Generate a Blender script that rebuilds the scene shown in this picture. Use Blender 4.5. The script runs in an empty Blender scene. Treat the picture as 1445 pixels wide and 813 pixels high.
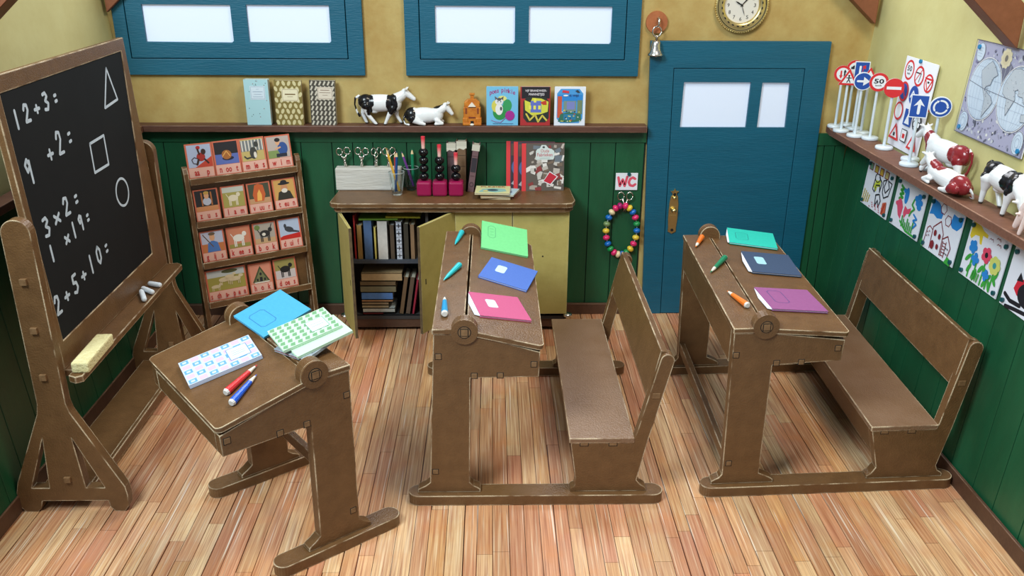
import bpy, math, random
from mathutils import Matrix, Vector, noise
from mathutils.geometry import tessellate_polygon
random.seed(7)
S = bpy.context.scene
COL = S.collection
PI = math.pi
R = math.radians

# ------------------------------------------------------------------ camera
CAM_POS = Vector((2.469, -6.420, 2.834))
PITCH, YAW, ROLL, FPX = 0.3885, 0.0234, 0.0068, 1245.0
cp, sp, cy, sy = math.cos(PITCH), math.sin(PITCH), math.cos(YAW), math.sin(YAW)
fwd = Vector((sy*cp, cy*cp, -sp)); rgt = Vector((cy, -sy, 0)); upv = rgt.cross(fwd)
r2 = rgt*math.cos(ROLL) + upv*math.sin(ROLL); u2 = -rgt*math.sin(ROLL) + upv*math.cos(ROLL)
cd = bpy.data.cameras.new('camera'); cam = bpy.data.objects.new('camera', cd); COL.objects.link(cam)
cam.matrix_world = Matrix(((r2.x, u2.x, -fwd.x, CAM_POS.x), (r2.y, u2.y, -fwd.y, CAM_POS.y), (r2.z, u2.z, -fwd.z, CAM_POS.z), (0, 0, 0, 1)))
cd.sensor_width = 36; cd.lens = 36*FPX/1445; cd.clip_start = 0.05
S.camera = cam

# ------------------------------------------------------------------ light
def area(name, loc, target, size, power, color):
    l = bpy.data.lights.new(name, 'AREA'); l.shape = 'SQUARE'; l.size = size; l.energy = power; l.color = color
    o = bpy.data.objects.new(name, l); COL.objects.link(o); o.location = loc
    o.rotation_euler = (Vector(target)-Vector(loc)).to_track_quat('-Z', 'Y').to_euler()
area('window_daylight', (-0.6, -5.8, 6.0), (4.4, -1.4, 0.6), 2.2, 500, (0.82, 0.95, 1.0))
area('ceiling_lamp', (4.4, -3.2, 6.4), (2.6, -1.2, 0.4), 1.4, 150, (1.0, 0.88, 0.70))
area('added_sheen_light', (2.9, 1.3, 5.2), (2.9, -2.2, 0.4), 2.2, 170, (0.95, 0.96, 1.0))  # added soft light above and behind, gives seats and desk tops their sheen
W = bpy.data.worlds.new('world'); S.world = W; W.use_nodes = True
W.node_tree.nodes['Background'].inputs[0].default_value = (0.86, 0.93, 1.0, 1)
W.node_tree.nodes['Background'].inputs[1].default_value = 0.30
S.view_settings.view_transform = 'Standard'; S.view_settings.look = 'None'
S.view_settings.gamma = 1; S.view_settings.use_curve_mapping = False
S.view_settings.exposure = 0.14
DG = bpy.context.evaluated_depsgraph_get

# ------------------------------------------------------------------ materials
def lin(c):
    return tuple(((v/255)/12.92 if v/255 <= 0.04045 else ((v/255+0.055)/1.055)**2.4) for v in c) + (1,)
MATS = {}
def mat(name, col, rough=0.6, col2=None, nscale=6, namp=0.5, stretch=(1, 1, 1), bump=0.0, bscale=60, wear=None, wear_r=0.008, metal=0.0, emis=0, trans=0, attr=None, spec=0.5):
    if name in MATS: return MATS[name]
    m = bpy.data.materials.new(name); m.use_nodes = True; N = m.node_tree.nodes; L = m.node_tree.links
    b = N['Principled BSDF']; b.inputs['Roughness'].default_value = rough; b.inputs['Metallic'].default_value = metal
    b.inputs['Specular IOR Level'].default_value = spec
    base = None
    tc = N.new('ShaderNodeTexCoord'); mp = N.new('ShaderNodeMapping'); mp.inputs['Scale'].default_value = stretch
    L.new(tc.outputs['Object'], mp.inputs['Vector'])
    if attr:
        a = N.new('ShaderNodeAttribute'); a.attribute_name = attr; base = a.outputs['Color']
    if col2 is not None or attr:
        n = N.new('ShaderNodeTexNoise'); n.inputs['Scale'].default_value = nscale; n.inputs['Detail'].default_value = 6
        n.inputs['Roughness'].default_value = 0.65
        L.new(mp.outputs['Vector'], n.inputs['Vector'])
        rm = N.new('ShaderNodeMapRange'); rm.inputs['From Min'].default_value = 0.5-0.28; rm.inputs['From Max'].default_value = 0.5+0.28
        L.new(n.outputs['Fac'], rm.inputs['Value'])
        mx = N.new('ShaderNodeMix'); mx.data_type = 'RGBA'
        if attr:
            mx.blend_type = 'MULTIPLY'; mx.inputs['Factor'].default_value = namp
            L.new(base, mx.inputs['A'])
            cr = N.new('ShaderNodeValToRGB'); cr.color_ramp.elements[0].color = (0.45, 0.42, 0.4, 1); cr.color_ramp.elements[1].color = (1.25, 1.25, 1.25, 1)
            L.new(rm.outputs['Result'], cr.inputs['Fac']); L.new(cr.outputs['Color'], mx.inputs['B'])
        else:
            L.new(rm.outputs['Result'], mx.inputs['Factor'])
            mx.inputs['A'].default_value = lin(col); mx.inputs['B'].default_value = lin(col2)
        base = mx.outputs['Result']
    if wear is not None:
        bv = N.new('ShaderNodeBevel'); bv.samples = 4; bv.inputs['Radius'].default_value = wear_r
        ge = N.new('ShaderNodeNewGeometry'); dt = N.new('ShaderNodeVectorMath'); dt.operation = 'DOT_PRODUCT'
        L.new(bv.outputs['Normal'], dt.inputs[0]); L.new(ge.outputs['Normal'], dt.inputs[1])
        rr = N.new('ShaderNodeMapRange'); rr.inputs['From Min'].default_value = 0.985; rr.inputs['From Max'].default_value = 0.93
        L.new(dt.outputs['Value'], rr.inputs['Value'])
        n2 = N.new('ShaderNodeTexNoise'); n2.inputs['Scale'].default_value = 9; n2.inputs['Detail'].default_value = 4
        L.new(tc.outputs['Object'], n2.inputs['Vector'])
        r3 = N.new('ShaderNodeMapRange'); r3.inputs['From Min'].default_value = 0.36; r3.inputs['From Max'].default_value = 0.56
        L.new(n2.outputs['Fac'], r3.inputs['Value'])
        mu = N.new('ShaderNodeMath'); mu.operation = 'MULTIPLY'; L.new(rr.outputs['Result'], mu.inputs[0]); L.new(r3.outputs['Result'], mu.inputs[1])
        m2 = N.new('ShaderNodeMix'); m2.data_type = 'RGBA'; L.new(mu.outputs['Value'], m2.inputs['Factor'])
        if base is not None: L.new(base, m2.inputs['A'])
        else: m2.inputs['A'].default_value = lin(col)
        m2.inputs['B'].default_value = lin(wear); base = m2.outputs['Result']
    if base is not None: L.new(base, b.inputs['Base Color'])
    else: b.inputs['Base Color'].default_value = lin(col)
    if bump:
        n3 = N.new('ShaderNodeTexNoise'); n3.inputs['Scale'].default_value = bscale; n3.inputs['Detail'].default_value = 5
        L.new(mp.outputs['Vector'], n3.inputs['Vector'])
        bp = N.new('ShaderNodeBump'); bp.inputs['Strength'].default_value = bump; bp.inputs['Distance'].default_value = 0.01
        L.new(n3.outputs['Fac'], bp.inputs['Height']); L.new(bp.outputs['Normal'], b.inputs['Normal'])
    if emis:
        b.inputs['Emission Color'].default_value = lin(col); b.inputs['Emission Strength'].default_value = emis
    if trans:
        b.inputs['Transmission Weight'].default_value = trans; b.inputs['IOR'].default_value = 1.3
    MATS[name] = m
    return m
def P(*c):
    c = tuple(int(v) for v in c)
    return mat('paint_%02x%02x%02x' % c, c, 0.55)

BROWN = mat('brown_painted_card', (116, 84, 52), 0.36, (92, 64, 37), 12, wear=(240, 222, 188), wear_r=0.009, bump=0.3, bscale=110)
TENON = mat('brown_tenon_end', (140, 108, 74), 0.5, (104, 76, 48), 40)
HDISC = mat('brown_hinge_disc', (116, 84, 52), 0.4, (92, 64, 37), 12, bump=0.3, bscale=110)
SEATM = mat('worn_brown_seat_sheen', (118, 88, 62), 0.34, (134, 106, 84), 5, wear=(240, 222, 188), wear_r=0.009, bump=0.3, bscale=110)  # lighter second tone paints the seats' sheen into the worn brown
SHELFD = mat('dark_brown_shelf', (104, 68, 54), 0.5, (74, 46, 36), 10, stretch=(1, 6, 6), wear=(150, 116, 96), bump=0.15)
DKBROWN = mat('dark_brown_trim', (92, 62, 44), 0.55, (66, 43, 31), 9, wear=(150, 115, 90), bump=0.15)
SHELFM = mat('reddish_brown_shelf', (124, 84, 66), 0.55, (92, 58, 44), 10, stretch=(1, 6, 6), wear=(176, 140, 116), bump=0.15)
BEAM = mat('orange_brown_beam', (140, 84, 58), 0.5, (110, 62, 38), 6, bump=0.2, bscale=25)
YEL_B = mat('ochre_plaster', (190, 172, 112), 0.75, (156, 120, 56), 2.6, bump=0.35, bscale=14)
YEL_S = mat('pale_yellow_plaster', (198, 194, 138), 0.75, (180, 170, 112), 2.2, bump=0.3, bscale=12)
GREEN = mat('green_panelling', (28, 94, 60), 0.42, (19, 68, 42), 3.5, stretch=(1, 1, .3), bump=0.2, bscale=30)
GREEN_D = mat('green_groove', (8, 34, 22), 0.8)
TEAL = mat('teal_paint', (14, 92, 118), 0.45, (11, 82, 106), 4, stretch=(.4, 1, 3), bump=0.25, bscale=40)
BLACKGAP = mat('dark_gap', (8, 12, 14), 0.9)
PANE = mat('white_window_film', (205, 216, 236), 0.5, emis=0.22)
YDOOR = mat('mustard_card', (186, 174, 104), 0.55, (166, 152, 84), 8, wear=(222, 214, 170), bump=0.15)
CARDEDGE = mat('burnt_card_edge', (110, 92, 62), 0.8, (60, 46, 34), 25)
SILVER = mat('silver_metal', (215, 212, 205), 0.22, metal=1.0)
GOLD = mat('brass_metal', (226, 204, 142), 0.3, metal=1.0)
GLASS = mat('clear_glass', (240, 248, 248), 0.04, trans=1.0)
CHALK = mat('white_chalk', (226, 236, 244), 0.8)
SLATE = mat('black_slate', (17, 19, 21), 0.7, (23, 25, 27), 5, spec=.2)
CHALKLINE = mat('chalk_marking', (170, 184, 196), 0.8, (200, 212, 222), 30)
PLASTICW = mat('pale_grey_plastic', (206, 218, 228), 0.35)
PAPER = mat('white_paper', (226, 228, 238), 0.7)
CERAMIC = mat('glossy_cow_paint', (235, 238, 240), 0.22, attr='Col', namp=0.0)
SPONGE = mat('yellow_sponge', (226, 218, 168), 0.9, (204, 192, 136), 40, bump=0.8, bscale=70)

def floor_material():
    m = bpy.data.materials.new('bamboo_planks'); m.use_nodes = True; N = m.node_tree.nodes; L = m.node_tree.links
    b = N['Principled BSDF']; b.inputs['Roughness'].default_value = 0.48
    a = N.new('ShaderNodeAttribute'); a.attribute_name = 'Col'
    tc = N.new('ShaderNodeTexCoord')
    def streak(sx, sy, det, lo, hi):
        mp = N.new('ShaderNodeMapping'); mp.inputs['Scale'].default_value = (sx, sy, 1); L.new(tc.outputs['Object'], mp.inputs['Vector'])
        n = N.new('ShaderNodeTexNoise'); n.inputs['Scale'].default_value = 1; n.inputs['Detail'].default_value = det; L.new(mp.outputs['Vector'], n.inputs['Vector'])
        r = N.new('ShaderNodeMapRange'); r.inputs['From Min'].default_value = lo; r.inputs['From Max'].default_value = hi; L.new(n.outputs['Fac'], r.inputs['Value'])
        return r.outputs['Result']
    def mix(fac, A, B, mode='MIX', scale=1.0):
        x = N.new('ShaderNodeMix'); x.data_type = 'RGBA'; x.blend_type = mode
        mm = N.new('ShaderNodeMath'); mm.operation = 'MULTIPLY'; mm.inputs[1].default_value = scale; L.new(fac, mm.inputs[0]); L.new(mm.outputs[0], x.inputs['Factor'])
        L.new(A, x.inputs['A'])
        if isinstance(B, tuple): x.inputs['B'].default_value = B
        else: L.new(B, x.inputs['B'])
        return x.outputs['Result']
    c = mix(streak(130, 2.4, 5, .40, .72), a.outputs['Color'], lin((146, 80, 46)), scale=.85)
    c = mix(streak(80, 1.6, 4, .54, .74), c, lin((242, 222, 188)), scale=.55)
    c = mix(streak(7, 5, 6, .52, .75), c, lin((204, 128, 66)), scale=.45)
    c = mix(streak(3.5, 3, 3, .5, .8), c, lin((190, 120, 104)), scale=.35)
    c = mix(streak(60, 1.0, 2, .66, .70), c, lin((246, 238, 222)), scale=.55)
    L.new(c, b.inputs['Base Color'])
    n = N.new('ShaderNodeTexNoise'); n.inputs['Scale'].default_value = 40
    bp = N.new('ShaderNodeBump'); bp.inputs['Strength'].default_value = 0.15; bp.inputs['Distance'].default_value = 0.01
    L.new(n.outputs['Fac'], bp.inputs['Height']); L.new(bp.outputs['Normal'], b.inputs['Normal'])
    return m

# ------------------------------------------------------------------ mesh helper
class M:
    def __init__(s): s.v = []; s.f = []; s.m = []; s.mats = []; s.sm = []; s.X = Matrix.Identity(4); s.fc = []; s.c = None
    def mi(s, m):
        if m not in s.mats: s.mats.append(m)
        return s.mats.index(m)
    def add(s, vs, fs, m, smooth=False):
        k = len(s.v); s.v += [tuple(s.X @ Vector(p)) for p in vs]; i = s.mi(m)
        for f in fs: s.f.append(tuple(k+j for j in f)); s.m.append(i); s.sm.append(smooth); s.fc.append(s.c)
        return s
    def box(s, x0, x1, y0, y1, z0, z1, m):
        vs = [(x, y, z) for x in (x0, x1) for y in (y0, y1) for z in (z0, z1)]
        return s.add(vs, [(0, 1, 3, 2), (4, 6, 7, 5), (0, 4, 5, 1), (2, 3, 7, 6), (0, 2, 6, 4), (1, 5, 7, 3)], m)
    def prism(s, outer, a, b, m, axis='y', holes=()):
        loops = [list(outer)] + [list(h) for h in holes]
        pts = [p for l in loops for p in l]; n = len(pts)
        tris = tessellate_polygon([[Vector((p[0], p[1], 0)) for p in l] for l in loops])
        def w(p, d):
            return {'y': (p[0], d, p[1]), 'z': (p[0], p[1], d), 'x': (d, p[0], p[1])}[axis]
        vs = [w(p, a) for p in pts] + [w(p, b) for p in pts]
        def area2(l): return sum(l[i][0]*l[(i+1) % len(l)][1]-l[(i+1) % len(l)][0]*l[i][1] for i in range(len(l)))
        fs = []
        for t in tris:
            A = (pts[t[0]], pts[t[1]], pts[t[2]]); ccw = area2(A) > 0
            t2 = t if ccw else tuple(reversed(t))
            if axis == 'y': fs.append(tuple(t2)); fs.append(tuple(n+i for i in reversed(t2)))
            else: fs.append(tuple(reversed(t2))); fs.append(tuple(n+i for i in t2))
        k = 0
        for li, l in enumerate(loops):
            q = len(l); ccw = area2(l) > 0
            if li > 0: ccw = not ccw
            if axis == 'y': ccw = not ccw
            for i in range(q):
                i0, i1 = k+i, k+(i+1) % q
                fs.append((i0, i1, n+i1, n+i0) if ccw else (i1, i0, n+i0, n+i1))
            k += q
        if a > b: fs = [tuple(reversed(f)) for f in fs]
        return s.add(vs, fs, m)
    def cyl(s, p0, p1, r0, r1, m, n=16, smooth=True, caps=True):
        p0, p1 = Vector(p0), Vector(p1); d = (p1-p0).normalized()
        a = d.orthogonal().normalized(); b = d.cross(a)
        vs = []
        for p, r in ((p0, r0), (p1, r1)):
            for i in range(n):
                t = 2*PI*i/n; vs.append(p+a*math.cos(t)*r+b*math.sin(t)*r)
        s.add(vs, [(i, (i+1) % n, n+(i+1) % n, n+i) for i in range(n)], m, smooth)
        if caps: s.add(vs[:n], [tuple(reversed(range(n)))], m); s.add(vs[n:], [tuple(range(n))], m)
        return s
    def tube(s, pts, r, m, n=8):
        pts = [Vector(p) for p in pts]; rs = r if isinstance(r, (list, tuple)) else [r]*len(pts)
        a = None; vs = []
        for i, p in enumerate(pts):
            d = (pts[min(i+1, len(pts)-1)]-pts[max(i-1, 0)]).normalized()
            if a is None: a = d.orthogonal().normalized()
            a = (a-d*a.dot(d)).normalized(); b = d.cross(a)
            for j in range(n):
                t = 2*PI*j/n; vs.append(p+(a*math.cos(t)+b*math.sin(t))*rs[i])
        fs = [(i*n+j, i*n+(j+1) % n, (i+1)*n+(j+1) % n, (i+1)*n+j) for i in range(len(pts)-1) for j in range(n)]
        fs += [tuple(reversed(range(n))), tuple((len(pts)-1)*n+j for j in range(n))]
        return s.add(vs, fs, m, True)
    def lathe(s, prof, m, c=(0, 0, 0), n=24, smooth=True):
        vs = [(c[0]+r*math.cos(2*PI*i/n), c[1]+r*math.sin(2*PI*i/n), c[2]+z) for r, z in prof for i in range(n)]
        fs = [(k*n+i, k*n+(i+1) % n, (k+1)*n+(i+1) % n, (k+1)*n+i) for k in range(len(prof)-1) for i in range(n)]
        s.add(vs, fs, m, smooth)
        if prof[0][0] > 1e-4: s.add(vs[:n], [tuple(reversed(range(n)))], m)
        if prof[-1][0] > 1e-4: s.add(vs[-n:], [tuple(range(n))], m)
        return s
    def sph(s, c, r, m, n=16, k=10):
        r = (r, r, r) if not isinstance(r, (tuple, list)) else r
        vs = [(c[0]+r[0]*math.sin(PI*j/k)*math.cos(2*PI*i/n), c[1]+r[1]*math.sin(PI*j/k)*math.sin(2*PI*i/n), c[2]-r[2]*math.cos(PI*j/k)) for j in range(1, k) for i in range(n)]
        b = len(vs); vs += [(c[0], c[1], c[2]-r[2]), (c[0], c[1], c[2]+r[2])]
        fs = [(j*n+i, j*n+(i+1) % n, (j+1)*n+(i+1) % n, (j+1)*n+i) for j in range(k-2) for i in range(n)]
        fs += [(b, (i+1) % n, i) for i in range(n)] + [(b+1, (k-2)*n+i, (k-2)*n+(i+1) % n) for i in range(n)]
        return s.add(vs, fs, m, True)
    def obj(s, name, parent=None, bevel=0, loc=None, rot=None):
        me = bpy.data.meshes.new(name); me.from_pydata(s.v, [], s.f)
        for m in s.mats: me.materials.append(m)
        me.polygons.foreach_set('material_index', s.m); me.polygons.foreach_set('use_smooth', s.sm)
        if any(c is not None for c in s.fc):
            ca = me.color_attributes.new('Col', 'FLOAT_COLOR', 'CORNER')
            for p in me.polygons:
                for li in p.loop_indices: ca.data[li].color = s.fc[p.index] or (1, 1, 1, 1)
        me.update()
        o = bpy.data.objects.new(name, me); COL.objects.link(o)
        if parent: o.parent = parent
        if bevel:
            b = o.modifiers.new('bevel', 'BEVEL'); b.width = bevel; b.segments = 2; b.limit_method = 'ANGLE'; b.angle_limit = R(40)
        if loc is not None: o.location = loc
        if rot is not None: o.rotation_euler = rot
        return o
def thing(name, label, cat, loc=(0, 0, 0), rot=(0, 0, 0), group=None):
    o = bpy.data.objects.new(name, None); COL.objects.link(o); o.empty_display_size = 0.05
    o.location = loc; o.rotation_euler = rot
    return tag(o, label, cat, group)
def tag(o, label, cat, group=None):
    o['label'] = label; o['category'] = cat
    if group: o['group'] = group
    return o
def struct(o, label=None):
    o['kind'] = 'structure'
    if label: o['label'] = label
    return o

# ---- flat printed artwork: built on the face y = 0 looking towards -y, x right, z up, colours stacked in paint-thin layers
_txt = {}
def glyphs(text, bold=0.0):
    key = (text, bold)
    if key in _txt: return _txt[key]
    cu = bpy.data.curves.new('t', 'FONT'); cu.body = text; cu.size = 1; cu.offset = bold; cu.resolution_u = 2
    o = bpy.data.objects.new('t', cu); COL.objects.link(o)
    ev = o.evaluated_get(DG()); me = ev.to_mesh()
    vs = [(v.co.x, v.co.y) for v in me.vertices]; fs = [tuple(p.vertices) for p in me.polygons]
    ev.to_mesh_clear(); bpy.data.objects.remove(o); bpy.data.curves.remove(cu)
    if vs:
        x0 = min(v[0] for v in vs); x1 = max(v[0] for v in vs); y0 = min(v[1] for v in vs); y1 = max(v[1] for v in vs)
    else: x0 = y0 = 0; x1 = y1 = 1
    _txt[key] = (vs, fs, x0, x1, y0, y1)
    return _txt[key]
class Art(M):
    STEP = 0.0003
    def __init__(s, w=1, h=1, y=0.0): super().__init__(); s.w = w; s.h = h; s.y = y-s.STEP
    def pt(s, p): return (p[0]*s.w, s.y, p[1]*s.h)
    def nxt(s): s.y -= s.STEP
    def poly(s, pts, m):
        tr = tessellate_polygon([[Vector((p[0], p[1], 0)) for p in pts]])
        fs = []
        for t in tr:
            a, b, c = (pts[i] for i in t)
            fs.append(t if (b[0]-a[0])*(c[1]-a[1])-(b[1]-a[1])*(c[0]-a[0]) > 0 else tuple(reversed(t)))
        s.add([s.pt(p) for p in pts], fs, m); s.nxt(); return s
    def rect(s, x0, z0, x1, z1, m): return s.poly([(x0, z0), (x1, z0), (x1, z1), (x0, z1)], m)
    def ell(s, cx, cz, rx, rz, m, n=20, a=0):
        return s.poly([(cx+rx*math.cos(t)*math.cos(a)-rz*math.sin(t)*math.sin(a), cz+rx*math.cos(t)*math.sin(a)+rz*math.sin(t)*math.cos(a)) for t in (2*PI*i/n for i in range(n))], m)
    def ring(s, cx, cz, rx, rz, th, m, n=28):
        q = [2*PI*i/n for i in range(n)]
        vs = [s.pt((cx+rx*math.cos(t), cz+rz*math.sin(t))) for t in q] + [s.pt((cx+(rx-th)*math.cos(t), cz+(rz-th*rz/rx)*math.sin(t))) for t in q]
        s.add(vs, [(i, (i+1) % n, n+(i+1) % n, n+i) for i in range(n)], m); s.nxt(); return s
    def line(s, pts, th, m, closed=False):      # th in metres
        P3 = [Vector((p[0]*s.w, p[1]*s.h)) for p in pts]
        if closed: P3.append(P3[0])
        for a, b in zip(P3, P3[1:]):
            d = b-a
            if d.length < 1e-6: continue
            n = Vector((-d.y, d.x)).normalized()*th/2
            vs = [(a+n), (a-n), (b-n), (b+n)]
            s.add([(v.x, s.y, v.y) for v in vs], [(0, 1, 2, 3)], m)
        s.y -= s.STEP*.15
        for a in P3:
            s.add([(a.x+th/2*math.cos(t*PI/4), s.y, a.y+th/2*math.sin(t*PI/4)) for t in range(8)], [tuple(range(8))], m)
        s.y -= s.STEP*.85; return s
    def text(s, t, x0, z0, x1, z1, m, bold=0.012):   # fitted in the rectangle
        vs, fs, a, b, c, d = glyphs(t, bold)
        if not vs: return s
        s.add([s.pt((x0+(v[0]-a)/(b-a)*(x1-x0), z0+(v[1]-c)/(d-c)*(z1-z0))) for v in vs], fs, m); s.nxt(); return s
    def letters(s, items, z0, m, size, bold=0.02, squeeze=.7):  # items: (text, x centre), size = x-height em in fraction of h
        for t, cx in items:
            vs, fs, a, b, c, d = glyphs(t, bold); k = size*s.h; q = k*squeeze
            s.add([(cx*s.w+(v[0]-(a+b)/2)*q, s.y, z0*s.h+v[1]*k) for v in vs], fs, m)
        s.nxt(); return s
    def blob(s, pts, cxz, sc, m):
        return s.poly([(cxz[0]+p[0]*sc[0], cxz[1]+p[1]*sc[1]) for p in pts], m)
def arc(cx, cz, r, a0, a1, n=10):
    return [(cx+r*math.cos(R(a0+(a1-a0)*i/n)), cz+r*math.sin(R(a0+(a1-a0)*i/n))) for i in range(n+1)]

# ================================================================== ROOM
# floor of narrow bamboo strips
fl = M(); FM = floor_material()
fl.c = lin((70, 44, 32)); fl.box(-0.06, 5.12, -3.75, 0.0, -0.05, -0.012, FM)
pal = [(214, 168, 122), (208, 156, 112), (216, 174, 128), (202, 144, 106), (218, 180, 134), (210, 162, 110), (200, 142, 106), (212, 166, 124), (206, 154, 112), (220, 186, 142)]
x = -0.05
while x < 5.09:
    w = random.uniform(.066, .092); x1 = min(x+w, 5.11)
    y = -3.75+random.uniform(-.9, 0)
    while y < 0:
        ln = random.uniform(.9, 1.7); y1 = min(y+ln, 0)
        ya = max(y, -3.75)
        if y1 > ya+.02:
            c = random.choice(pal); k = random.uniform(.93, 1.06); g = .0050 if random.random() < .28 else .0020
            fl.c = lin(tuple(min(255, v*k) for v in c)); fl.box(x+g, x1-.0012, ya+.001, y1-.0018, -0.02, 0.0, FM)
        y = y1
    x = x1
struct(fl.obj('floor'))

WTOP = 2.78
LS, RS = 0.085, 0.064          # the card walls splay outward a little
AL, AR = math.atan(LS), math.atan(RS)
# back wall with openings closed by windows and door laid on it
wb = M(); wb.prism([(-.02, 0), (5.04, 0), (5.02+RS*WTOP+.02, WTOP), (-LS*WTOP-.02, WTOP)], 0.0, 0.05, YEL_B); struct(wb.obj('wall_back'))
RW = (0, 0, -PI/2); RWL = (-AR, 0, -PI/2)
wr = M(); wr.box(-.02, 3.75, 0, .05, 0, WTOP, YEL_S); struct(wr.obj('wall_right', loc=(5.032, 0, 0), rot=RWL))
wl = M(); wl.box(-3.75, .02, 0, .05, 0, WTOP, YEL_S); struct(wl.obj('wall_left', loc=(0, 0, 0), rot=(-AL, 0, PI/2)))

def wainscot(name, x0, x1, loc, rot, top=1.46, rail=.09, step=.215, seed=1, cuts=None):
    rnd = random.Random(seed); m = M()
    m.box(x0, x1, -.008, -.001, 0.0, top, GREEN_D)
    x = x0
    while x < x1-.01:
        xe = min(x+step*rnd.uniform(.55, 1.15), x1)
        m.box(x+.003, xe-.003, -.018, -.006, 0.0, top-rail+.004, GREEN); x = xe
    m.box(x0, x1, -.026, -.006, top-rail, top, GREEN)
    return struct(m.obj(name, loc=loc, rot=rot, bevel=.002))
wainscot('trim_1', -.08, 3.60, (0, 0, 0), (0, 0, 0), seed=3)
wainscot('trim_2', 4.84, 5.09, (0, 0, 0), (0, 0, 0), top=1.44, seed=4, step=.13)
wainscot('trim_3', 0.0, 3.75, (5.032, 0, 0), RWL, top=1.47, seed=9, step=.24)
wainscot('trim_4', -3.75, 0.0, (0, 0, 0), (-AL, 0, PI/2), top=1.47, seed=12, step=.24)
def baseb(name, x0, x1, loc, rot, th=.03, h=.09):
    m = M(); m.box(x0, x1, -.019-th, -.019, 0.0, h, DKBROWN); return struct(m.obj(name, loc=loc, rot=rot, bevel=.004))
baseb('baseboard_back', 0.02, 3.64, (0, 0, 0), (0, 0, 0))
baseb('baseboard_right', 0.0, 3.75, (5.03, 0, 0), RW, th=.018, h=.095)
baseb('baseboard_left', -3.75, -.0, (-.01, 0, 0), (0, 0, PI/2), th=.012, h=.10)

# narrow shelves that run along the walls
m = M(); m.box(-.10, 3.585, -.115, -.001, 1.462, 1.508, SHELFD)
tag(m.obj('wall_shelf', bevel=.004), 'long reddish-brown shelf on the back wall below the blue windows', 'shelf')
m = M(); m.prism([(4.885, -.20), (4.905, -.06), (5.085, -.03), (5.095, -3.6), (4.94, -3.6)], 1.462, 1.508, SHELFM, axis='z')
tag(m.obj('wall_shelf', bevel=.004), 'brown shelf along the right wall carrying road signs and cows', 'shelf')
m = M(); m.prism([(-.118, -.10), (-.02, -.12), (-.02, -3.6), (-.118, -3.6)], 1.462, 1.508, SHELFM, axis='z')
tag(m.obj('wall_shelf', bevel=.004), 'brown shelf along the left wall, behind the blackboard', 'shelf')

# roof beams
def beam(name, base, sgn, y0, y1, label, L=1.0):
    m = M(); x, z = base
    t = R(41)
    dx, dz = -sgn*math.cos(t), math.sin(t)
    m.prism([(x, z), (x+dx*L, z+dz*L), (x+dx*L, z+dz*L+.21), (x, z+.21)], y0, y1, BEAM)
    tag(m.obj(name, bevel=.006), label, 'beam')
beam('roof_beam', (5.135, 2.222), 1, -.10, -.004, 'short brown roof beam in the back right corner above the shelf', .42)
beam('roof_beam', (5.135, 2.275), 1, -1.87, -1.74, 'thick brown roof beam over the old map at top right', .8)
beam('roof_beam', (-.165, 2.275), -1, -.08, -.034, 'short brown roof beam at the left end of the left window', .3)
beam('roof_beam', (-.165, 2.25), -1, -1.87, -1.74, 'brown roof beam in the top left corner above the blackboard', .7)

# windows
def window(name, fx0, fx1, sx0, sx1, panes, fz0=1.85, sz0=1.962, pz0=2.078, pz1=2.325, sz1=2.44, fz1=2.55):
    e = bpy.data.objects.new(name, None); COL.objects.link(e); e.location = ((fx0+fx1)/2, 0, fz0); struct(e)
    ox, oz = (fx0+fx1)/2, fz0
    def q(l): return [(a-ox, b-oz) for a, b in l]
    m = M(); m.prism(q([(fx0, fz0), (fx1, fz0), (fx1, fz1), (fx0, fz1)]), -.03, -.001, TEAL, holes=[q([(sx0, sz0), (sx1, sz0), (sx1, sz1), (sx0, sz1)])]); m.obj('window_frame', e, bevel=.003)
    g = .006
    m = M(); m.prism(q([(sx0+g, sz0+g), (sx1-g, sz0+g), (sx1-g, sz1-g), (sx0+g, sz1-g)]), -.029, -.006, TEAL,
                     holes=[q([(a, pz0), (b-.012, pz0-.004), (b, pz0+.008), (b, pz1), (a, pz1+.002), ]) for a, b in panes]); m.obj('sash', e, bevel=.002)
    m = M(); m.box(sx0-ox, sx1-ox, -.004, -.0015, sz0-oz, sz1-oz, BLACKGAP); m.obj('backing', e)
    for a, b in panes:
        m = M(); m.box(a-ox-.01, b-ox+.01, -.0085, -.005, pz0-oz-.012, pz1-oz+.01, PANE); m.obj('pane', e)
window('window_1', -.15, 1.566, -.062, 1.455, [(.058, .664), (.772, 1.341)])
window('window_2', 1.857, 3.508, 1.958, 3.408, [(2.071, 2.627), (2.724, 3.304)])

# door
d = bpy.data.objects.new('door_1', None); COL.objects.link(d); d.location = (4.25, 0, 0); struct(d)
def dq(l): return [(a-4.25, b) for a, b in l]
leaf = [(3.80, .005), (4.700, .005), (4.700, 1.907), (3.764, 1.907)]
m = M(); m.prism(dq([(3.652, 0), (3.796, 0), (3.760, 1.911), (4.704, 1.911), (4.704, 0), (4.862, 0), (4.868, 2.098), (3.584, 2.098)]), -.040, -.001, TEAL); m.obj('door_frame', d, bevel=.003)
m = M(); m.prism(dq(leaf), -.038, -.008, TEAL, holes=[dq([(3.838, 1.486), (4.322, 1.486), (4.326, 1.812), (3.842, 1.812)]), dq([(4.404, 1.486), (4.612, 1.486), (4.608, 1.810), (4.408, 1.810)])]); m.obj('door_leaf', d, bevel=.002)
m = M(); m.box(3.7-4.25, 4.76-4.25, -.006, -.0015, 0.0, 1.95, BLACKGAP); m.obj('backing', d)
for a, b in ((3.832, 4.332), (4.398, 4.618)):
    m = M(); m.box(a-4.25, b-4.25, -.016, -.012, 1.478, 1.818, PANE); m.obj('pane', d)
hp_ = thing('t', '', ''); bpy.data.objects.remove(hp_)
m = M(); m.X = Matrix.Translation((3.836-4.25, -.038, .67))
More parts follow.
